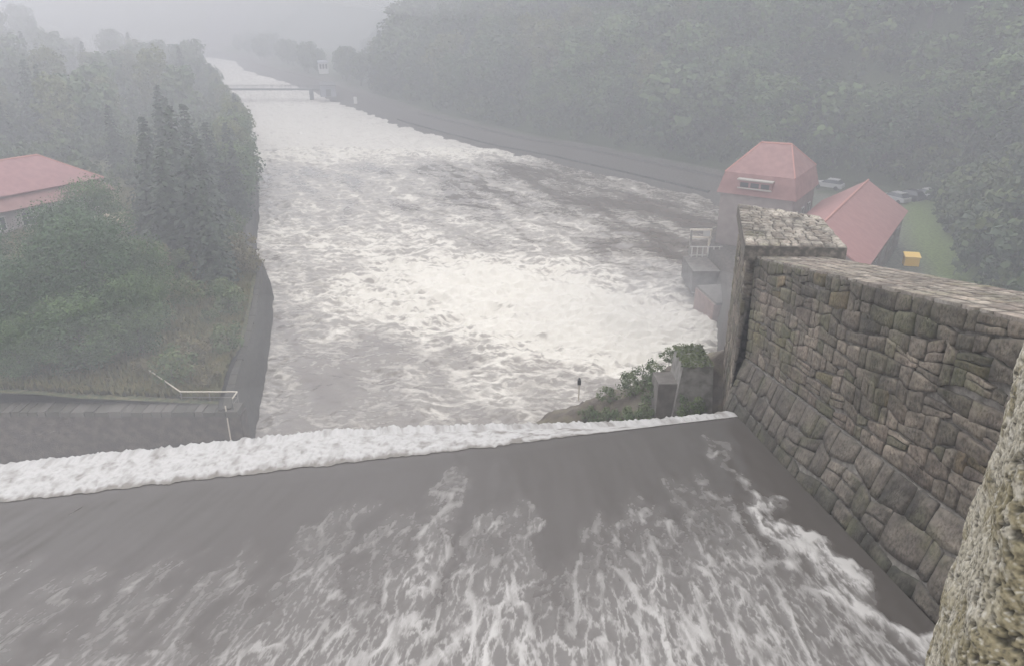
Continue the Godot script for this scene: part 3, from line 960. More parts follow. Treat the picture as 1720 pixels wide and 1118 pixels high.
func make_powerhouse() -> void:
	var C := Vector3(30.6, 4.0, -83.2)
	var D := 10.5
	var W := 8.8
	var o := thing("powerhouse", "tall house with pink-red mansard hip roof at the edge of the pool", "house", C)
	put("wall", wall_box(EA * 0.35 + EW * 0.35, EA * (D - 0.7), EW * (W - 0.7), 6.0), M.plaster_pink, o)
	var e := 6.0
	var brk := 8.3
	var top := 11.15
	var q := [Vector3(0, e, 0), EA * D + Vector3(0, e, 0), EA * D + EW * W + Vector3(0, e, 0), EW * W + Vector3(0, e, 0)]
	var ins := 0.55
	var b := [(EA + EW) * ins + Vector3(0, brk, 0), EA * (D - ins) + EW * ins + Vector3(0, brk, 0), EA * (D - ins) + EW * (W - ins) + Vector3(0, brk, 0), EA * ins + EW * (W - ins) + Vector3(0, brk, 0)]
	var r0 := EA * (D * 0.5) + EW * 2.5 + Vector3(0, top, 0)
	var r1 := EA * (D * 0.5) + EW * (W - 2.9) + Vector3(0, top - 0.1, 0)
	for i in 4:
		var j := (i + 1) % 4
		put("mansard_slope", slab(q[i], q[j], b[j], b[i], 0.14), M.roof_red, o)
	put("roof_slope", slab(b[0], b[1], r0, r0 + Vector3(0, 0, 0.01)), M.roof_red, o)
	put("roof_slope", slab(b[1], b[2], r1, r0), M.roof_red, o)
	put("roof_slope", slab(b[2], b[3], r1, r1 + Vector3(0.01, 0, 0)), M.roof_red, o)
	put("roof_slope", slab(b[3], b[0], r0, r1), M.roof_red, o)
	var st := tool()
	bar(st, r0, r1, 0.13)
	for k in 4: bar(st, b[k], (r0 if k < 2 else r1), 0.09)
	put("ridge", done(st), M.roof_ridge, o)
	# shallow dormer band on the river side slope
	var mid: Vector3 = q[0].lerp(q[3], 0.52).lerp(b[0].lerp(b[3], 0.52), 0.5)
	st = tool()
	var bs := Basis(EW, Vector3.UP, -EA)
	box(st, mid + Vector3(0, 0.05, 0) - EA * 0.1, Vector3(3.7, 1.0, 0.7), Basis(EW, Vector3.UP, EW.cross(Vector3.UP)))
	var dm := put("dormer", done(st), M.roof_red, o)
	for k in 3:
		var at := mid + EW * (-1.15 + k * 1.15) - EA * 0.46
		st = tool()
		box(st, at + Vector3(0, 0.05, 0), Vector3(0.9, 0.5, 0.05), Basis(EW, Vector3.UP, EW.cross(Vector3.UP)))
		put("pane", done(st), M.glass, dm)
	st = tool()
	box(st, mid + Vector3(0, 0.62, 0) - EA * 0.25, Vector3(3.9, 0.14, 0.85), Basis(EW, Vector3.UP, EW.cross(Vector3.UP)))
	box(st, mid + Vector3(0, -0.32, 0) - EA * 0.5, Vector3(3.8, 0.12, 0.12), Basis(EW, Vector3.UP, EW.cross(Vector3.UP)))
	put("trim", done(st), M.coping_pale, dm)
	for k in 3:
		if k < 2: window(o, EW * (1.9 + k * 2.4) + Vector3(0, 3.4, 0) + EA * 0.33, EW, -EA, 1.1, 1.7, M.white_paint)
		window(o, EA * (2.2 + k * 2.9) + Vector3(0, 3.4, 0) + EW * 0.33, EA, -EW, 1.1, 1.7, M.white_paint)
	# long shed
	var N := Vector3(31.4, 4.0, -66.0)
	o = thing("long_shed", "long single-storey shed with a pink-red gable roof beside the lawn", "shed", N)
	var L := 25.0
	var wd := 9.5
	put("wall", wall_box(EA * 0.3 + EW * 0.35, EA * (L - 0.6), EW * (wd - 0.7), 4.0), M.plaster_dark, o)
	var rid := 7.0
	put("roof_slope", slab(Vector3(0, 4, 0), EA * L + Vector3(0, 4, 0), EA * L + EW * wd * 0.5 + Vector3(0, rid, 0), EW * wd * 0.5 + Vector3(0, rid, 0)), M.roof_red_b, o)
	put("roof_slope", slab(EW * wd + Vector3(0, 4, 0), EA * L + EW * wd + Vector3(0, 4, 0), EA * L + EW * wd * 0.5 + Vector3(0, rid, 0), EW * wd * 0.5 + Vector3(0, rid, 0)), M.roof_red_b, o)
	for k in 2:
		var g := EA * (0.32 + k * (L - 0.64))
		put("gable", solid([g + EW * 0.4 + Vector3(0, 3.95, 0), g + EW * (wd - 0.4) + Vector3(0, 3.95, 0), g + EW * wd * 0.5 + Vector3(0, rid - 0.25, 0), g + EW * 0.4 + Vector3(0, 3.95, 0) + EA * 0.1, g + EW * (wd - 0.4) + Vector3(0, 3.95, 0) + EA * 0.1, g + EW * wd * 0.5 + Vector3(0, rid - 0.25, 0) + EA * 0.1], [[0, 1, 2], [3, 4, 5], [0, 1, 4, 3], [1, 2, 5, 4], [2, 0, 3, 5]]), M.plaster_dark, o)
	st = tool()
	bar(st, EW * wd * 0.5 + Vector3(0, rid + 0.02, 0), EA * L + EW * wd * 0.5 + Vector3(0, rid + 0.02, 0), 0.12)
	put("ridge", done(st), M.roof_ridge, o)
	for k in 5:
		window(o, EA * (3.0 + k * 4.6) + EW * 0.33 + Vector3(0, 2.2, 0), EA, -EW, 1.6, 1.3, M.dull_metal)
	# house on the left bank
	var E := Vector3(-50.0, 4.6, -95.8)
	o = thing("red_roofed_house", "two-storey house with a pink-red hipped roof among the left bank trees", "house", E)
	L = 20.0
	wd = 11.0
	put("wall", wall_box(EW * 0.7 - EA * 0.7, -EA * (L - 1.4), EW * (wd - 1.4), 5.0), M.plaster_lilac, o)
	var ev := 5.4
	var rg := 8.3
	var p0 := Vector3(0, ev, 0)
	var p1 := -EA * L + Vector3(0, ev, 0)
	var p2 := -EA * L + EW * wd + Vector3(0, ev, 0)
	var p3 := EW * wd + Vector3(0, ev, 0)
	var h0 := -EA * 4.5 + EW * wd * 0.5 + Vector3(0, rg, 0)
	var h1 := -EA * (L - 4.5) + EW * wd * 0.5 + Vector3(0, rg, 0)
	put("roof_slope", slab(p0, p1, h1, h0), M.roof_red_c, o)
	put("roof_slope", slab(p2, p3, h0, h1), M.roof_red_c, o)
	put("roof_slope", slab(p3, p0, h0, h0 + Vector3(0.01, 0, 0)), M.roof_red_c, o)
	put("roof_slope", slab(p1, p2, h1, h1 + Vector3(0.01, 0, 0)), M.roof_red_c, o)
	st = tool()
	bar(st, h0, h1, 0.12)
	bar(st, p0, h0, 0.09)
	bar(st, p1, h1, 0.09)
	put("ridge", done(st), M.roof_ridge, o)
	# lower skirt roof along the front and the side
	put("skirt_roof", slab(-EW * 0.9 + EA * 0.9 + Vector3(0, 3.9, 0), -EA * L - EW * 0.9 + Vector3(0, 3.9, 0), -EA * L + EW * 0.5 + Vector3(0, 5.2, 0), EW * 0.5 - EA * 0.5 + Vector3(0, 5.2, 0), 0.12), M.roof_red, o)
	put("skirt_roof", slab(-EW * 0.9 + EA * 0.9 + Vector3(0, 3.9, 0), EW * wd + EA * 0.9 + Vector3(0, 3.9, 0), EW * wd - EA * 0.5 + Vector3(0, 5.2, 0), EW * 0.5 - EA * 0.5 + Vector3(0, 5.2, 0), 0.12), M.roof_red, o)
	for k in 5: window(o, -EA * (6.6 + k * 3.0) + EW * 0.68 + Vector3(0, 2.3, 0), EA, -EW, 1.2, 1.5, M.white_paint)
	# garden shed
	E = Vector3(-46.6, 4.8, -88.6)
	o = thing("garden_shed", "small shed with a tan sheet roof beside the left bank house", "shed", E, 0.35)
	st = tool()
	box(st, Vector3(0, 0.9, 0), Vector3(2.6, 1.8, 2.0))
	put("wall", done(st), M.wood, o)
	put("roof", slab(Vector3(-1.6, 1.75, 1.3), Vector3(1.6, 1.75, 1.3), Vector3(1.6, 2.25, -1.3), Vector3(-1.6, 2.25, -1.3), 0.08), M.tan_roof, o)
	st = tool()
	box(st, Vector3(0.4, 0.8, 1.02), Vector3(0.8, 1.5, 0.06))
	put("door", done(st), M.dull_metal, o)
	# far pale houses on the right bank
	o = thing("boathouse", "pale flat-fronted hut at the water's edge near the footbridge", "hut", Vector3(-59.4, 1.4, -263), 0.3)
	st = tool()
	box(st, Vector3(0, 1.8, 0), Vector3(4.8, 3.6, 4.0))
	put("wall", done(st), M.pale_wall, o)
	put("roof", slab(Vector3(-2.6, 3.6, 2.3), Vector3(2.6, 3.6, 2.3), Vector3(2.6, 4.2, -2.2), Vector3(-2.6, 4.2, -2.2)), M.slate, o)
	st = tool()
	box(st, Vector3(0, 1.2, 2.02), Vector3(1.6, 2.2, 0.06))
	put("door", done(st), M.slate, o)
	o = thing("white_house", "small white house with dark windows above the footbridge", "house", Vector3(-63.6, 8.0, -278), 0.25)
	st = tool()
	box(st, Vector3(0, 1.0, 0), Vector3(3.2, 3.6, 3.2))
	put("wall", done(st), M.bright_white, o)
	put("roof", slab(Vector3(-1.8, 2.75, 1.8), Vector3(1.8, 2.75, 1.8), Vector3(1.8, 3.4, 0), Vector3(-1.8, 3.4, 0)), M.pale_wall, o)
	put("roof", slab(Vector3(-1.8, 2.75, -1.8), Vector3(1.8, 2.75, -1.8), Vector3(1.8, 3.4, 0.01), Vector3(-1.8, 3.4, 0.01)), M.pale_wall, o)
	for k in 3: window(o, Vector3(-0.95 + k * 0.95, 1.5, 1.62), Vector3.RIGHT, Vector3.BACK, 0.5, 1.4, M.slate)
	o = thing("white_sign", "white sign board on a post at the far right waterside", "sign", Vector3(-43.6, 1.6, -226), 0.15)
	st = tool()
	bar(st, Vector3.ZERO, Vector3(0, 2.2, 0), 0.07)
	put("post", done(st), M.dull_metal, o)
	st = tool()
	box(st, Vector3(0, 2.7, 0.08), Vector3(0.95, 1.9, 0.08))
	put("board", done(st), M.bright_white, o)

func make_embankment() -> void:
	var o := thing("embankment_kerb", "thin pale kerb line along the top of the stone embankment on the right bank", "kerb", Vector3(34, 2.2, -122))
	var k := 0
	for off: float in [4.6, 10.2]:
		var z := -128.0
		while z > -212.0:
			var z2 := z - 2.6
			var a := Vector3(xr(z) + off, right_height(xr(z) + off, z) + 0.10, z)
			var b := Vector3(xr(z2) + off, right_height(xr(z2) + off, z2) + 0.10, z2)
			var d := (b - a).normalized()
			var side := d.cross(Vector3.UP).normalized()
			var st := tool()
			box(st, (a + b) / 2 - o.position, Vector3(0.5, 0.34, (b - a).length() - 0.12), Basis(side, side.cross(d).normalized(), -d))
			put("kerb_stone", done(st), M.coping_a if off > 5.0 else M.coping_b, o)
			z = z2
			k += 1

func make_bridge() -> void:
	var o := thing("footbridge", "thin footbridge crossing the river far upstream in the haze", "bridge", Vector3(-98, 3.2, -264))
	var st := tool()
	box(st, Vector3(17.5, 0.25, 0), Vector3(37, 0.5, 2.2))
	put("deck", done(st), M.slate, o)
	for s: float in [-1.0, 1.0]:
		st = tool()
		box(st, Vector3(17.5, 1.45, s * 1.0), Vector3(37, 0.08, 0.07))
		box(st, Vector3(17.5, 1.0, s * 1.0), Vector3(37, 0.05, 0.05))
		put("handrail", done(st), M.slate, o)
		for k in 13:
			st = tool()
			box(st, Vector3(0.1 + k * 2.9, 0.97, s * 1.0), Vector3(0.09, 0.95, 0.09))
			put("rail_post", done(st), M.slate, o)
	for x: float in [4.6, 33.0]:
		st = tool()
		box(st, Vector3(x, -2.2, 0), Vector3(0.9, 4.6, 2.0))
		put("pier", done(st), M.slate, o)

func make_small_things() -> void:
	var o := thing("grit_bin", "yellow grit container standing on the lawn edge beside the long shed", "container", Vector3(42.4, 4.0, -79.6), -0.2)
	var st := tool()
	box(st, Vector3(0, 0.55, 0), Vector3(1.45, 1.0, 0.95))
	put("body", done(st), M.yellow, o)
	put("lid", slab(Vector3(-0.8, 1.06, 0.55), Vector3(0.8, 1.06, 0.55), Vector3(0.8, 1.35, -0.52), Vector3(-0.8, 1.35, -0.52), 0.1), M.yellow_lid, o)
	for s: float in [-0.5, 0.5]:
		st = tool()
		box(st, Vector3(s, 0.03, 0), Vector3(0.18, 0.1, 0.8))
		put("skid", done(st), M.black, o)
	o = thing("lawn_post", "thin pale post standing on the lawn just above the wall coping", "post", Vector3(46.4, 4.2, -72.6))
	st = tool()
	bar(st, Vector3.ZERO, Vector3(0, 2.1, 0), 0.045)
	put("post_shaft", done(st), M.pale_metal, o)
	st = tool()
	box(st, Vector3(0, 2.1, 0.05), Vector3(0.3, 0.22, 0.04))
	put("plate", done(st), M.pale_metal, o)
	# parked cars beyond the sheds
	var proto := car()
	proto.position = Vector3(53.6, 3.9, -108.5)
	proto.rotation.y = 0.5
	tag(proto, "white car parked beyond the long shed, first from the shed roof", "car", "cars parked behind the sheds")
	var c := [[Vector3(56.3, 3.9, -109.8), 0.5, "dark car parked between two white cars beyond the shed", M.car_dark], [Vector3(58.9, 3.9, -110.6), 0.45, "white car parked at the foot of the wooded hill by the lawn", M.car_white], [Vector3(47.6, 3.9, -117.0), 0.9, "white car seen between the mansard house and the long shed", M.car_white]]
	for k: Array in c:
		var d := proto.duplicate() as Node3D
		d.name = numbered("parked_car")
		add_child(d, true)
		d.position = k[0]
		d.rotation.y = k[1]
		tag(d, k[2], "car", "cars parked behind the sheds")
		(d.get_node("body") as MeshInstance3D).material_override = k[3]
		(d.get_node("cabin_roof") as MeshInstance3D).material_override = k[3]

func car() -> Node3D:
	var o := thing("parked_car", "", "car")
	# side profile extruded across, with tumblehome
	var lo := [Vector2(-2.1, 0.35), Vector2(-2.1, 0.8), Vector2(-1.95, 0.95), Vector2(1.05, 0.98), Vector2(1.95, 0.82), Vector2(2.1, 0.6), Vector2(2.1, 0.35)]
	var hi := [Vector2(-1.95, 0.94), Vector2(-1.5, 1.4), Vector2(0.2, 1.46), Vector2(1.05, 0.96)]
	var ext := func(pr: Array, w0: float, w1: float, ytop: float) -> ArrayMesh:
		var pts := []
		for s: float in [-1.0, 1.0]:
			for p: Vector2 in pr: pts.append(Vector3(s * lerpf(w0, w1, smoothstep(0.9, ytop, p.y)), p.y, -p.x))
		var n := pr.size()
		var f := [range(n), range(n, 2 * n)]
		for i in n: f.append([i, (i + 1) % n, (i + 1) % n + n, i + n])
		return solid(pts, f)
	put("body", ext.call(lo, 0.86, 0.86, 1.5), M.car_white, o)
	put("cabin_glass", ext.call(hi, 0.8, 0.6, 1.45), M.glass, o)
	var st := tool()
	box(st, Vector3(0, 1.48, 0.65), Vector3(1.22, 0.06, 1.6))
	put("cabin_roof", done(st), M.car_white, o)
	for x: float in [-0.78, 0.78]:
		for z: float in [-1.3, 1.3]:
			st = tool()
			bar(st, Vector3(x - 0.1, 0.32, z), Vector3(x + 0.1, 0.32, z), 0.32, 14)
			put("wheel", done(st), M.black, o)
		st = tool()
		box(st, Vector3(x * 0.75, 0.66, -2.1), Vector3(0.3, 0.15, 0.06))
		put("headlight", done(st), M.pale_metal, o)
	return o

# ------------------------------------------------------------------ plants
func leaf_quad(st: SurfaceTool, at: Vector3, size: float, n: Vector3, c: Color) -> void:
	var x := n.cross(Vector3(0.37, 0.61, 0.29)).normalized().rotated(n, rng.randf() * TAU)
	var y := n.cross(x)
	x *= size * 0.5
	y *= size * 0.36
	st.set_color(c)
	st.set_normal(n)
	for p: Vector3 in [at - x, at + y, at + x, at - x, at + x, at - y]: st.add_vertex(p)

func crown_mesh(h: float, rad: float, lumps: int, leaves: int, leaf: float, c0: Color, c1: Color, low := 0.25) -> ArrayMesh:
	var st := tool()
	var cs := []
	for k in lumps:
		var f := (k + 0.5) / lumps
		var y := h * lerpf(low, 0.97, pow(f, 0.9))
		var w := rad * sqrt(maxf(0.05, sin(PI * clampf((y / h - low * 0.55) / (1.06 - low * 0.55), 0.02, 0.98))))
		var a := k * 2.4 + rng.randf_range(-0.5, 0.5)
		var rr := w * sqrt(rng.randf()) * 0.85
		cs.append([Vector3(cos(a) * rr, y, sin(a) * rr), rad * rng.randf_range(0.22, 0.42), rng.randf()])
	for c: Array in cs:
		var tone := c0.lerp(c1, c[2])
		for k in leaves / lumps:
			var d := Vector3(rng.randfn(), rng.randfn() * 0.75, rng.randfn()).normalized()
			var p: Vector3 = c[0] + d * (c[1] as float) * pow(rng.randf(), 0.4)
			p.y = maxf(p.y, h * low * 0.5)
			var n := (d + Vector3(0, 0.5, 0) + Vector3(rng.randfn(), rng.randfn(), rng.randfn()) * 0.5).normalized()
			leaf_quad(st, p, leaf * rng.randf_range(0.7, 1.35), n, tone * rng.randf_range(0.8, 1.2))
	return st.commit()

func trunk_mesh(h: float, r: float, limbs: int, spread: float) -> ArrayMesh:
	var st := tool()
	st.set_smooth_group(0)
	var seg := func(a: Vector3, b: Vector3, ra: float, rb: float) -> void:
		var y: Vector3 = (b - a).normalized()
		var x: Vector3 = y.cross(Vector3(0.3, 0.1, 0.9)).normalized()
		var z: Vector3 = x.cross(y)
		for k in 6:
			var t0 := TAU * k / 6.0
			var t1 := TAU * (k + 1) / 6.0
			var d0: Vector3 = x * cos(t0) + z * sin(t0)
			var d1: Vector3 = x * cos(t1) + z * sin(t1)
			quad(st, a + d0 * ra, a + d1 * ra, b + d1 * rb, b + d0 * rb)
	var p := Vector3(0, -0.3, 0)
	for k in 5:
		var q := Vector3(rng.randf_range(-0.12, 0.12) * r * 4, h * (k + 1) / 5.0, rng.randf_range(-0.12, 0.12) * r * 4)
		seg.call(p, q, r * (1.0 - k * 0.18), r * (1.0 - (k + 1) * 0.18))
		p = q
	for k in limbs:
		var a := k * 2.4
		var y := h * rng.randf_range(0.3, 0.85)
		seg.call(Vector3(0, y, 0), Vector3(cos(a) * spread, y + spread * rng.randf_range(0.4, 0.9), sin(a) * spread), r * 0.4, r * 0.1)
	return shaped(st)

func conifer_mesh(h: float, rad: float, c0: Color, c1: Color, needle: float) -> ArrayMesh:
	var st := tool()
	var levels := int(h * 2.6)
	for l in levels:
		var f := (l + rng.randf() * 0.6) / levels
		var y := h * lerpf(0.06, 0.99, f)
		var reach := rad * pow(1.0 - f, 0.8) + 0.12
		var nb := int(lerpf(9, 4, f))
		var a0 := rng.randf() * TAU
		for b in nb:
			var a := a0 + TAU * b / nb + rng.randf_range(-0.25, 0.25)
			var len_ := reach * rng.randf_range(0.72, 1.12)
			var d := Vector3(cos(a), 0, sin(a))
			var side := Vector3(-d.z, 0, d.x)
			var tone := c0.lerp(c1, rng.randf())
			var steps := maxi(2, int(len_ / (needle * 0.62)))
			for s in steps:
				var g := (s + 0.6) / steps
				var p := Vector3(0, y, 0) + d * len_ * g + Vector3(0, -0.32 * len_ * g * g + 0.10 * len_ * g, 0)
				var wd := 0.26 * len_ * sin(PI * clampf(g, 0.1, 0.95)) + 0.08
				for k in 2:
					var q := p + side * rng.randf_range(-1, 1) * wd + Vector3(0, rng.randf_range(-0.16, 0.05), 0)
					var n := (Vector3.UP * 0.8 + d * 0.5 + Vector3(rng.randfn(), rng.randfn(), rng.randfn()) * 0.35).normalized()
					leaf_quad(st, q, needle * rng.randf_range(0.8, 1.3), n, tone * rng.randf_range(0.75, 1.25))
	return st.commit()

var protos := {}
func make_proto(called: String, crown: Mesh, trunk: Mesh) -> void:
	protos[called] = [crown, trunk]

var placed := {}
func tree(called: String, proto: String, at: Vector3, size: float, label: String, group := "", wide := 1.0) -> Node3D:
	var cat := "shrub" if called.ends_with("shrub") else "tree"
	var t: Node3D
	if placed.has(proto):
		t = (placed[proto] as Node3D).duplicate() as Node3D
		t.name = numbered(called)
		add_child(t, true)
	else:
		t = thing(called, label, cat)
		put("crown", protos[proto][0], M.leaf, t)
		put("trunk", protos[proto][1], M.bark, t)
		placed[proto] = t
	t.position = at
	t.rotation.y = rng.randf() * TAU
	t.scale = Vector3(size * wide, size, size * wide)
	t.set_meta("label", label)
	t.set_meta("category", cat)
	if t.has_meta("group"): t.remove_meta("group")
	if group != "": t.set_meta("group", group)
	return t

func belt_label(p: String, z: float) -> String:
	var look: String = {"spruce_a": "dark pointed spruce", "spruce_b": "slender dark spruce", "broad_a": "mid green round tree", "broad_b": "dark green broad tree", "broad_c": "yellowish green slim tree"}[p]
	return "%s at the left waterline %s" % [look, "where the belt of trees begins" if z > -125.0 else ("opposite the stone embankment" if z > -180.0 else ("downstream of the footbridge" if z > -255.0 else "beyond the footbridge"))]

func left_at(x: float, z: float) -> Vector3: return Vector3(x, left_height(x, z) - 0.1, z)
func right_at(x: float, z: float) -> Vector3: return Vector3(x, right_height(x, z) - 0.1, z)

func make_plants() -> void:
	var dk := Color(0.022, 0.036, 0.020)
	make_proto("spruce_a", conifer_mesh(12, 2.9, dk, Color(0.040, 0.060, 0.030), 0.55), trunk_mesh(11.4, 0.2, 0, 0))
	make_proto("spruce_b", conifer_mesh(12, 2.3, dk * 0.9, Color(0.034, 0.052, 0.030), 0.55), trunk_mesh(11.4, 0.18, 0, 0))
	make_proto("broad_a", crown_mesh(11, 3.9, 46, 4200, 0.46, Color(0.045, 0.085, 0.026), Color(0.085, 0.125, 0.036)), trunk_mesh(7.5, 0.24, 9, 2.2))
	make_proto("broad_b", crown_mesh(10, 4.4, 52, 4200, 0.50, Color(0.038, 0.070, 0.026), Color(0.070, 0.105, 0.034)), trunk_mesh(6.8, 0.26, 9, 2.4))
	make_proto("broad_c", crown_mesh(12, 3.4, 44, 3800, 0.46, Color(0.075, 0.098, 0.030), Color(0.13, 0.14, 0.05)), trunk_mesh(8.5, 0.22, 8, 1.8))
	make_proto("broad_far", crown_mesh(11, 4.2, 40, 1500, 0.85, Color(0.042, 0.075, 0.028), Color(0.085, 0.12, 0.04)), trunk_mesh(7, 0.26, 6, 2.2))
	make_proto("near_a", crown_mesh(11.5, 4.6, 110, 19000, 0.21, Color(0.024, 0.056, 0.020), Color(0.052, 0.100, 0.033), 0.12), trunk_mesh(8, 0.24, 12, 2.4))
	make_proto("near_b", crown_mesh(9, 3.6, 80, 13000, 0.20, Color(0.032, 0.066, 0.022), Color(0.068, 0.115, 0.034), 0.10), trunk_mesh(6, 0.18, 10, 1.9))
	make_proto("shrub", crown_mesh(1.6, 1.1, 14, 900, 0.14, Color(0.05, 0.085, 0.025), Color(0.10, 0.13, 0.045), 0.1), trunk_mesh(1.0, 0.04, 5, 0.5))
	make_proto("dry_shrub", crown_mesh(1.5, 1.2, 14, 800, 0.16, Color(0.085, 0.08, 0.035), Color(0.13, 0.11, 0.05), 0.1), trunk_mesh(0.9, 0.04, 5, 0.5))
	# named trees near the spillway
	tree("leafy_tree", "near_a", left_at(-34.0, -59.0), 0.86, "large dark green leafy tree standing behind the basin wall", "", 1.15)
	tree("leafy_tree", "near_a", left_at(-39.0, -66.0), 0.80, "leafy tree that hides the corner of the red roofed house", "", 1.05)
	tree("leafy_tree", "near_b", left_at(-28.8, -55.5), 0.72, "small rounded tree next to the pipe railing on the left bank")
	tree("leafy_tree", "near_b", left_at(-40.0, -53.0), 0.80, "bright green young tree at the left end of the basin wall", "", 1.15)
	tree("leafy_tree", "near_b", left_at(-35.0, -50.4), 0.50, "low bushy tree directly behind the coping of the basin wall", "", 1.2)
	tree("leafy_tree", "near_a", left_at(-47.0, -65.0), 0.68, "leafy tree in front of the lilac house wall", "", 1.2)
	tree("leafy_tree", "near_b", left_at(-31.2, -62.5), 0.80, "light green tree between the dark spruces and the large leafy tree")
	tree("leafy_tree", "near_b", left_at(-41.5, -76.0), 0.95, "round tree in front of the garden shed")
	tree("leafy_tree", "near_b", left_at(-31.5, -52.2), 0.62, "low dark bush tree spreading at the foot of the large leafy tree", "", 1.5)
	tree("leafy_tree", "near_a", left_at(-37.5, -54.5), 0.62, "dense mid-sized tree close behind the basin wall coping", "", 1.3)
	tree("leafy_tree", "near_a", left_at(-44.0, -58.0), 0.70, "dense leafy tree cut by the left picture edge", "", 1.3)
	tree("spruce_tree", "spruce_a", left_at(-29.8, -75.0), 0.88, "tall dark spruce beside the grassy bank, nearest the river wall")
	tree("spruce_tree", "spruce_b", left_at(-32.2, -78.0), 1.0, "tall dark spruce just behind the first one on the left bank", "", 1.4)
	tree("spruce_tree", "spruce_a", left_at(-35.6, -80.0), 0.98, "broad dark spruce between the garden shed and the river", "", 1.3)
	tree("spruce_tree", "spruce_b", left_at(-34.9, -88.0), 1.05, "slender spruce rising behind the broad dark spruce", "", 1.2)
	tree("spruce_tree", "spruce_a", left_at(-39.5, -93.0), 1.25, "spruce with a wide skirt right of the red roofed house", "", 1.1)
	tree("spruce_tree", "spruce_a", left_at(-41.5, -102.0), 1.2, "spruce at the water's edge where the tall belt of trees begins", "", 1.1)
	for q: Array in [[-37.5, -84.5, 0.95, "behind the garden shed clearing"], [-40.8, -88.0, 1.0, "in a dark clump left of the waterline"], [-37.2, -94.0, 0.9, "leaning over the bank above the river wall"], [-43.5, -94.5, 1.1, "tallest of the dark clump on the left bank"], [-41.0, -107.0, 1.0, "at the end of the river wall"], [-46.0, -105.0, 1.12, "behind the end of the river wall"], [-48.0, -112.0, 1.1, "deep in the dark clump past the river wall"]]:
		tree("spruce_tree", "spruce_b" if q[2] > 1.05 else "spruce_a", left_at(q[0], q[1]), q[2], "dark spruce %s" % q[3], "", 1.25)
	# belt of trees along the left waterline
	var z := -104.0
	var k := 0
	while z > -330.0:
		var p: String = ["spruce_b", "broad_a", "spruce_a", "broad_b", "spruce_a", "broad_c"][k % 6]
		var x := xl(z) - rng.randf_range(1.6, 3.0) - 4.5 * smoothstep(-120.0, -280.0, z)
		tree("spruce_tree" if p.begins_with("spruce") else "leafy_tree", p, left_at(x, z), rng.randf_range(0.8, 1.05) * lerpf(1.0, 0.72, smoothstep(-125.0, -190.0, z)), belt_label(p, z), belt_label(p, z))
		z -= rng.randf_range(3.2, 4.6) * (1.0 if z > -180 else 1.3)
		k += 1
	# wood on the left
	for n in 105:
		var zz := rng.randf_range(-100.0, -300.0)
		var off := rng.randf_range(8.0, 95.0)
		var xx := xl(zz) - off
		if (Vector2(xx, zz) - Vector2(-59, -92)).length() < 17.0: continue
		if zz > -118.0 and xx > -66: continue
		var kind := rng.randi() % 5
		var pr: String = ["spruce_a", "spruce_b", "broad_far", "broad_far", "broad_c"][kind]
		var look: String = {"spruce_a": "dark pointed spruce", "spruce_b": "slender dark spruce", "broad_c": "yellowish green slim tree", "broad_far": "green spreading tree"}[pr]
		var where := "just behind the waterline belt" if off < 26.0 else ("in the middle of the left wood" if off < 60.0 else "on rising ground of the left wood")
		var how_far := "near the red roofed house" if zz > -150.0 else ("past the red roofed house" if zz > -215.0 else "fading into the fog")
		tree("spruce_tree" if kind < 2 else "leafy_tree", pr, left_at(xx, zz), rng.randf_range(0.85, 1.3), "%s %s, %s" % [look, where, how_far], "%s %s, %s" % [look, where, how_far])
	# wooded hill on the right
	var made := []
	var tries := 0
	while made.size() < 285 and tries < 9000:
		tries += 1
		var zz := rng.randf_range(-52.0, -330.0)
		var up := pow(rng.randf(), 1.25) * 88.0
		var xx := curve(TOE, zz) + 1.5 + up
		if zz > -100.0 and up > 60.0: continue
		var ok := true
		var gap := 4.9 + up * 0.04
		for q: Vector2 in made:
			if q.distance_squared_to(Vector2(xx, zz)) < gap * gap:
				ok = false
				break
		if not ok: continue
		if zz > -112.0 and up < 5.0: continue
		made.append(Vector2(xx, zz))
		var kind := rng.randi() % 9
		var pr: String = ["spruce_a", "broad_a", "broad_b", "broad_a", "broad_c", "broad_b", "broad_far", "broad_c", "broad_a"][kind]
		if zz > -104.0: pr = ["spruce_a", "spruce_b", "broad_b"][rng.randi() % 3]
		var is_spruce := pr.begins_with("spruce")
		var look: String = {"spruce_a": "dark pointed spruce", "spruce_b": "slender dark spruce", "broad_a": "mid green round-headed tree", "broad_b": "dark green broad tree", "broad_c": "yellowish green slim tree", "broad_far": "green spreading tree"}[pr]
		var row := "at the foot of the hill" if up < 14.0 else ("halfway up the hill" if up < 42.0 else "high on the foggy hill")
		var beside := "beside the lawn" if zz > -104.0 else ("behind the parked cars" if zz > -136.0 else ("above the stone embankment" if zz > -190.0 else ("upstream of the embankment" if zz > -250.0 else "near the footbridge")))
		tree("spruce_tree" if is_spruce else "leafy_tree", pr, right_at(xx, zz), rng.randf_range(0.95, 1.5), "%s %s %s" % [look, row, beside], "%s %s %s" % [look, row, beside], 1.25)
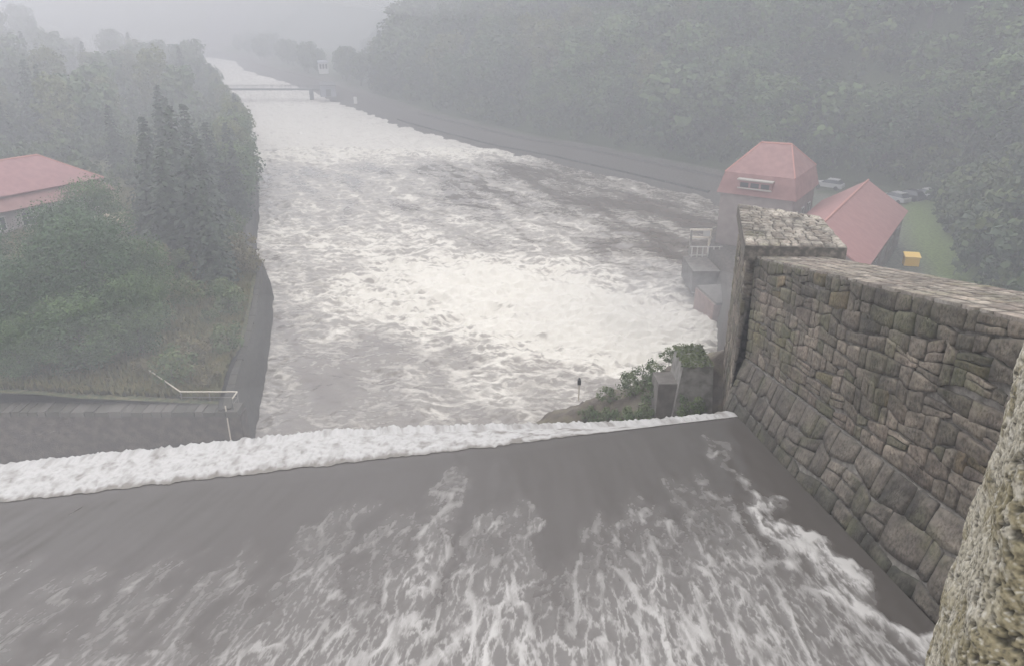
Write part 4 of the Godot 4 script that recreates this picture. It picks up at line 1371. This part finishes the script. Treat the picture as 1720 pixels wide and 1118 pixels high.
	# undergrowth between the trees
	for side in 2:
		var um := MultiMesh.new()
		um.transform_format = MultiMesh.TRANSFORM_3D
		um.use_colors = true
		um.mesh = crown_mesh(3.2, 2.2, 12, 240, 0.55, Color(0.030, 0.052, 0.020), Color(0.065, 0.09, 0.03), 0.1)
		um.instance_count = 4200 if side == 0 else 1700
		for n in um.instance_count:
			var zz := rng.randf_range(-48.0, -440.0) if side == 0 else rng.randf_range(-100.0, -330.0)
			var p: Vector3
			if side == 0: p = right_at(curve(TOE, zz) + 0.5 + pow(rng.randf(), 1.4) * 110.0, zz)
			else: p = left_at(xl(zz) - 5.0 - rng.randf() * 120.0, zz)
			if side == 1 and (Vector2(p.x, p.z) - Vector2(-59, -92)).length() < 15.0: p.y = -8.0
			var q := rng.randf_range(0.6, 1.5)
			um.set_instance_transform(n, Transform3D(Basis(Vector3.UP, rng.randf() * TAU).scaled(Vector3(q, q, q)), p))
			um.set_instance_color(n, Color(1, 1, 1).lerp([Color(1.5, 1.3, 1.0), Color(0.7, 0.8, 0.8)][rng.randi() % 2], rng.randf()))
		var ui := MultiMeshInstance3D.new()
		ui.name = numbered("undergrowth")
		ui.multimesh = um
		ui.material_override = M.leaf
		add_child(ui, true)
		tag(ui, "dense undergrowth covering the wooded hill above the right bank" if side == 0 else "dense undergrowth beneath the trees of the left wood", "undergrowth", "", "stuff")
	# trees along the far right bank
	z = -280.0
	while z > -470.0:
		tree("leafy_tree", "broad_far", right_at(xr(z) + rng.randf_range(13.0, 26.0), z), rng.randf_range(0.8, 1.1), "hazy leafy tree on the right bank %s" % ["just beyond the footbridge", "well beyond the footbridge", "at the far bend of the river"][0 if z > -330.0 else (1 if z > -400.0 else 2)], "far right bank trees")
		z -= rng.randf_range(7.0, 11.0)
	# shrubs
	for s: Array in [[4.6, -32.9, 0.55, "small green shrub lowest on the rocky spur"], [5.6, -33.1, 0.75, "rounded green shrub in the middle of the rocky spur"], [6.5, -33.0, 0.62, "shrub on the rocky spur beside the lower buttress"], [7.4, -33.4, 0.45, "green shrub rising behind the lower concrete buttress"], [8.3, -33.3, 0.4, "shrub growing behind the mossy buttress top"], [5.0, -31.0, 0.7, "shrub on the near slope of the spur, lowest of the near ones"], [5.9, -30.4, 0.75, "shrub in front of the lower concrete buttress"], [6.4, -31.6, 0.8, "leafy shrub hiding the side of the lower buttress"], [3.6, -32.2, 0.5, "tiny shrub at the thin end of the spur"], [4.2, -31.6, 0.6, "low shrub between the marker post and the buttresses"], [7.6, -29.6, 0.7, "shrub at the foot of the pale concrete buttress"]]:
		var r := curve([Vector2(14, 15.6), Vector2(8.5, 15.0), Vector2(7.4, 14.6), Vector2(5.6, 13.2), Vector2(3.9, 12.4), Vector2(2.4, 11.9)], s[0])
		tree("green_shrub", "shrub", Vector3(s[0], r - 0.35 - 0.30 * maxf(0.0, s[1] + 33.0), s[1]), s[2], s[3])
	for n in 58:
		var zz := rng.randf_range(-49.5, -104.0)
		var xx := xl(zz) - 1.8 - 12.0 * pow(rng.randf(), 1.3)
		var dry := rng.randf() < 0.45
		tree("dry_shrub" if dry else "green_shrub", "dry_shrub" if dry else "shrub", left_at(xx, zz), rng.randf_range(0.7, 1.9), "brownish low shrub on the grassy left bank slope" if dry else "low green shrub on the grassy left bank slope", "brown bank shrubs" if dry else "green bank shrubs")
	# grass tufts, too many to count
	var st := tool()
	for b in 7:
		var a := rng.randf() * TAU
		var d := Vector3(cos(a), 0, sin(a))
		var side := Vector3(-d.z, 0, d.x) * 0.03
		var root := d * 0.06
		var tip := d * rng.randf_range(0.12, 0.3) + Vector3(0, rng.randf_range(0.25, 0.5), 0)
		st.set_color(Color(0.085, 0.095, 0.035) * rng.randf_range(0.7, 1.3))
		st.set_normal(Vector3.UP)
		for p: Vector3 in [root - side, tip, root + side]: st.add_vertex(p)
	var tuft := st.commit()
	var mm := MultiMesh.new()
	mm.transform_format = MultiMesh.TRANSFORM_3D
	mm.use_colors = true
	mm.mesh = tuft
	mm.instance_count = 26000
	for n in mm.instance_count:
		var zz := -48.2 - pow(rng.randf(), 1.3) * 62.0
		var xx := xl(zz) - 1.6 - pow(rng.randf(), 1.4) * 26.0
		var s := rng.randf_range(0.6, 1.5)
		mm.set_instance_transform(n, Transform3D(Basis(Vector3.UP, rng.randf() * TAU).scaled(Vector3(s, s, s)), Vector3(xx, left_height(xx, zz), zz)))
		var g := rng.randf()
		mm.set_instance_color(n, Color(1.0, 1.0, 1.0).lerp(Color(1.5, 1.05, 0.8), g))
	var gi := MultiMeshInstance3D.new()
	gi.name = "grass"
	gi.multimesh = mm
	gi.material_override = M.leaf
	add_child(gi, true)
	tag(gi, "rough brownish green grass covering the left bank above the river wall", "grass", "", "stuff")

# ------------------------------------------------------------------ materials
func make_materials() -> void:
	rough_stone = noise(3, 0.5, 3)
	rough_ground = noise(4, 0.035, 4)
	var fine := noise(201, 0.030, 5)
	var coarse := noise(202, 0.012, 5)
	var grain := ramp_texture(noise(209, 0.022, 6), 1024, [0.22, 0.4, 0.55, 0.75], [Color(0.66, 0.65, 0.62), Color(0.86, 0.85, 0.83), Color(0.95, 0.94, 0.92), Color(1, 1, 1)])
	var bump := bump_texture(noise(208, 0.045, 5, FastNoiseLite.TYPE_SIMPLEX), 512, 3.0)
	M.stone = stuff_of(grain, 0.3, 0.85, bump, true)
	M.granite = stuff_of(grain, 2.2, 0.9, bump, true)
	M.mortar = stuff_of(ramp_texture(coarse, 256, [0.3, 0.7], [lin(0.095, 0.088, 0.076), lin(0.19, 0.176, 0.158)]), 0.9, 0.95, bump)
	M.cap_side = stuff_of(ramp_texture(coarse, 256, [0.3, 0.55, 0.75], [lin(0.045, 0.040, 0.034), lin(0.085, 0.075, 0.062), lin(0.15, 0.132, 0.11)]), 0.8, 0.95, bump)
	M.dark_stone = stuff_of(ramp_texture(coarse, 256, [0.3, 0.7], [lin(0.07, 0.064, 0.056), lin(0.14, 0.127, 0.11)]), 0.5, 0.9, bump)
	M.dark_wall = stuff_of(ramp_texture(noise(203, 0.02, 5), 256, [0.25, 0.5, 0.75], [lin(0.034, 0.027, 0.021), lin(0.058, 0.046, 0.036), lin(0.09, 0.074, 0.059)]), 0.22, 0.9, bump)
	M.wet_wall = stuff_of(ramp_texture(noise(210, 0.02, 5), 256, [0.25, 0.75], [lin(0.022, 0.021, 0.017), lin(0.055, 0.050, 0.040)]), 0.3, 0.8, bump)
	M.coping_pale = plain(lin(0.28, 0.262, 0.24), 0.8)
	M.coping_a = plain(lin(0.085, 0.077, 0.066), 0.9)
	M.coping_b = plain(lin(0.045, 0.042, 0.032), 0.9)
	M.coping_c = plain(lin(0.060, 0.055, 0.043), 0.9)
	M.rock = stuff_of(ramp_texture(coarse, 256, [0.25, 0.5, 0.7], [lin(0.055, 0.046, 0.038), lin(0.10, 0.084, 0.068), lin(0.125, 0.112, 0.075)]), 0.35, 0.95, bump)
	M.concrete = stuff_of(ramp_texture(coarse, 256, [0.2, 0.5, 0.8], [lin(0.11, 0.104, 0.094), lin(0.18, 0.172, 0.158), lin(0.23, 0.22, 0.205)]), 0.5, 0.9)
	M.concrete_dark = stuff_of(ramp_texture(coarse, 256, [0.2, 0.8], [lin(0.08, 0.072, 0.064), lin(0.14, 0.128, 0.116)]), 0.4, 0.9)
	M.brick_red = stuff_of(ramp_texture(coarse, 256, [0.2, 0.8], [lin(0.16, 0.10, 0.085), lin(0.26, 0.18, 0.155)]), 0.4, 0.9)
	M.moss = stuff_of(ramp_texture(coarse, 256, [0.3, 0.7], [lin(0.035, 0.055, 0.016), lin(0.075, 0.095, 0.03)]), 1.5, 1.0)
	M.mud = plain(lin(0.10, 0.085, 0.07), 0.9)
	M.brown_water = stuff_of(ramp_texture(noise(204, 0.02, 4), 256, [0.4, 0.75], [lin(0.20, 0.175, 0.155), lin(0.45, 0.43, 0.41)]), 0.15, 0.35)
	M.foam = StandardMaterial3D.new()
	M.foam.vertex_color_use_as_albedo = true
	M.foam.roughness = 0.85
	M.grass_ground = stuff_of(ramp_texture(noise(205, 0.025, 5), 512, [0.25, 0.5, 0.75], [lin(0.035, 0.048, 0.02), lin(0.068, 0.072, 0.03), lin(0.11, 0.095, 0.05)]), 0.12, 1.0)
	var gt := ramp_texture(noise(206, 0.03, 5), 512, [0.2, 0.5, 0.8], [Color(0.72, 0.72, 0.72), Color(0.9, 0.9, 0.9), Color(1, 1, 1)])
	M.right_ground = stuff_of(gt, 0.14, 1.0, null, true)
	var rt := func(a: Color, b: Color) -> StandardMaterial3D: return stuff_of(ramp_texture(noise(207, 0.018, 5), 256, [0.25, 0.75], [a, b]), 0.2, 0.75)
	M.roof_red = rt.call(lin(0.165, 0.08, 0.073), lin(0.23, 0.122, 0.112))
	M.roof_red_b = rt.call(lin(0.21, 0.096, 0.089), lin(0.26, 0.128, 0.119))
	M.roof_red_c = rt.call(lin(0.175, 0.078, 0.078), lin(0.23, 0.11, 0.108))
	M.roof_ridge = plain(lin(0.33, 0.15, 0.125), 0.8)
	M.plaster_pink = rt.call(lin(0.15, 0.125, 0.115), lin(0.20, 0.168, 0.156))
	M.plaster_dark = rt.call(lin(0.13, 0.11, 0.10), lin(0.20, 0.17, 0.155))
	M.plaster_lilac = rt.call(lin(0.24, 0.20, 0.20), lin(0.32, 0.28, 0.28))
	M.pale_wall = plain(lin(0.26, 0.27, 0.30), 0.9)
	M.bright_white = plain(lin(0.50, 0.50, 0.49), 0.7)
	M.white_paint = plain(lin(0.36, 0.35, 0.335), 0.6)
	M.pale_metal = plain(lin(0.52, 0.47, 0.40), 0.5)
	M.dull_metal = plain(lin(0.20, 0.19, 0.175), 0.6)
	M.slate = plain(lin(0.10, 0.105, 0.11), 0.8)
	M.black = plain(lin(0.02, 0.02, 0.02), 0.7)
	M.glass = plain(lin(0.03, 0.035, 0.04), 0.12)
	M.wood = plain(lin(0.16, 0.12, 0.09), 0.85)
	M.tan_roof = plain(lin(0.36, 0.29, 0.20), 0.8)
	M.yellow = plain(lin(0.62, 0.38, 0.04), 0.5)
	M.yellow_lid = plain(lin(0.68, 0.44, 0.07), 0.5)
	M.car_white = plain(lin(0.32, 0.32, 0.33), 0.35)
	M.car_dark = plain(lin(0.05, 0.05, 0.06), 0.25)
	M.leaf = StandardMaterial3D.new()
	M.leaf.vertex_color_use_as_albedo = true
	M.leaf.roughness = 0.75
	M.leaf.cull_mode = BaseMaterial3D.CULL_DISABLED
	M.leaf.backlight_enabled = true
	M.leaf.backlight = Color(0.35, 0.4, 0.2)
	M.bark = plain(lin(0.06, 0.05, 0.042), 0.95)

# ------------------------------------------------------------------ mist
func mist(called: String, at: Vector3, size: Vector3, density: float, label: String, turn := 0.0) -> void:
	var f := FogVolume.new()
	f.name = numbered(called)
	f.shape = RenderingServer.FOG_VOLUME_SHAPE_ELLIPSOID
	f.size = size
	var m := FogMaterial.new()
	m.density = density
	m.albedo = Color(0.96, 0.96, 0.97)
	f.material = m
	add_child(f, true)
	f.position = at
	f.rotation.y = turn
	tag(f, label, "mist", "", "stuff")

func _ready() -> void:
	rng.seed = 20240915
	var cam := Camera3D.new()
	cam.name = "camera"
	cam.fov = 46.0
	cam.near = 0.05
	cam.far = 3000.0
	add_child(cam)
	cam.position = EYE
	cam.rotation_degrees = Vector3(-23.0, 0, 0)
	cam.current = true
	var sky := ProceduralSkyMaterial.new()
	sky.sky_top_color = Color(0.91, 0.907, 0.917)
	sky.sky_horizon_color = Color(0.905, 0.905, 0.922)
	sky.ground_bottom_color = Color(0.78, 0.78, 0.80)
	sky.ground_horizon_color = Color(0.86, 0.865, 0.89)
	sky.sky_energy_multiplier = 1.25
	var env := Environment.new()
	env.background_mode = Environment.BG_SKY
	env.sky = Sky.new()
	env.sky.sky_material = sky
	env.tonemap_mode = Environment.TONE_MAPPER_LINEAR
	env.tonemap_exposure = 2.75
	env.fog_enabled = true
	env.fog_density = 0.0032
	env.fog_light_color = Color(0.93, 0.94, 0.965)
	env.volumetric_fog_enabled = true
	env.volumetric_fog_density = 0.0
	env.sdfgi_enabled = true
	env.ssao_enabled = true
	env.ssil_enabled = true
	var we := WorldEnvironment.new()
	we.name = "environment"
	we.environment = env
	add_child(we)
	var sun := DirectionalLight3D.new()
	sun.name = "sun"
	sun.light_energy = 0.15
	sun.light_angular_distance = 40.0
	sun.light_color = Color(1.0, 0.98, 0.95)
	sun.shadow_enabled = true
	add_child(sun)
	sun.rotation_degrees = Vector3(-62, -25, 0)

	make_materials()
	make_terrain()
	make_river()
	make_spillway()
	make_spillway_wall()
	make_pier()
	make_left_walls()
	make_abutment()
	make_powerhouse()
	make_embankment()
	make_bridge()
	make_small_things()
	make_plants()
	make_parapet()
	mist("mist_bank", Vector3(-150, 30, -430), Vector3(420, 120, 300), 0.0012, "pale fog bank filling the far end of the valley")
	mist("mist_bank", Vector3(40, 62, -250), Vector3(330, 80, 260), 0.004, "drifting fog over the top of the wooded right hill")
	mist("mist_bank", Vector3(-130, 40, -230), Vector3(150, 60, 220), 0.003, "drifting fog over the treetops of the left wood")
	mist("spray_mist", Vector3(13, 2.0, -71), Vector3(26, 9, 20), 0.012, "wide thin spray over the boiling outlet water beside the platform")
	mist("spray_mist", Vector3(15, 2.5, -69), Vector3(15, 8, 12), 0.016, "denser heart of the spray at the outlet below the rocky spur")
	mist("spray_mist", Vector3(-9, 16.6, -22.6), Vector3(36, 2.4, 6), 0.016, "low drifting spray hanging along the white brink of the spillway", 0.217)
	mist("spray_mist", Vector3(-14, 8, -37), Vector3(34, 16, 14), 0.007, "thin spray between the white brink and the basin wall")
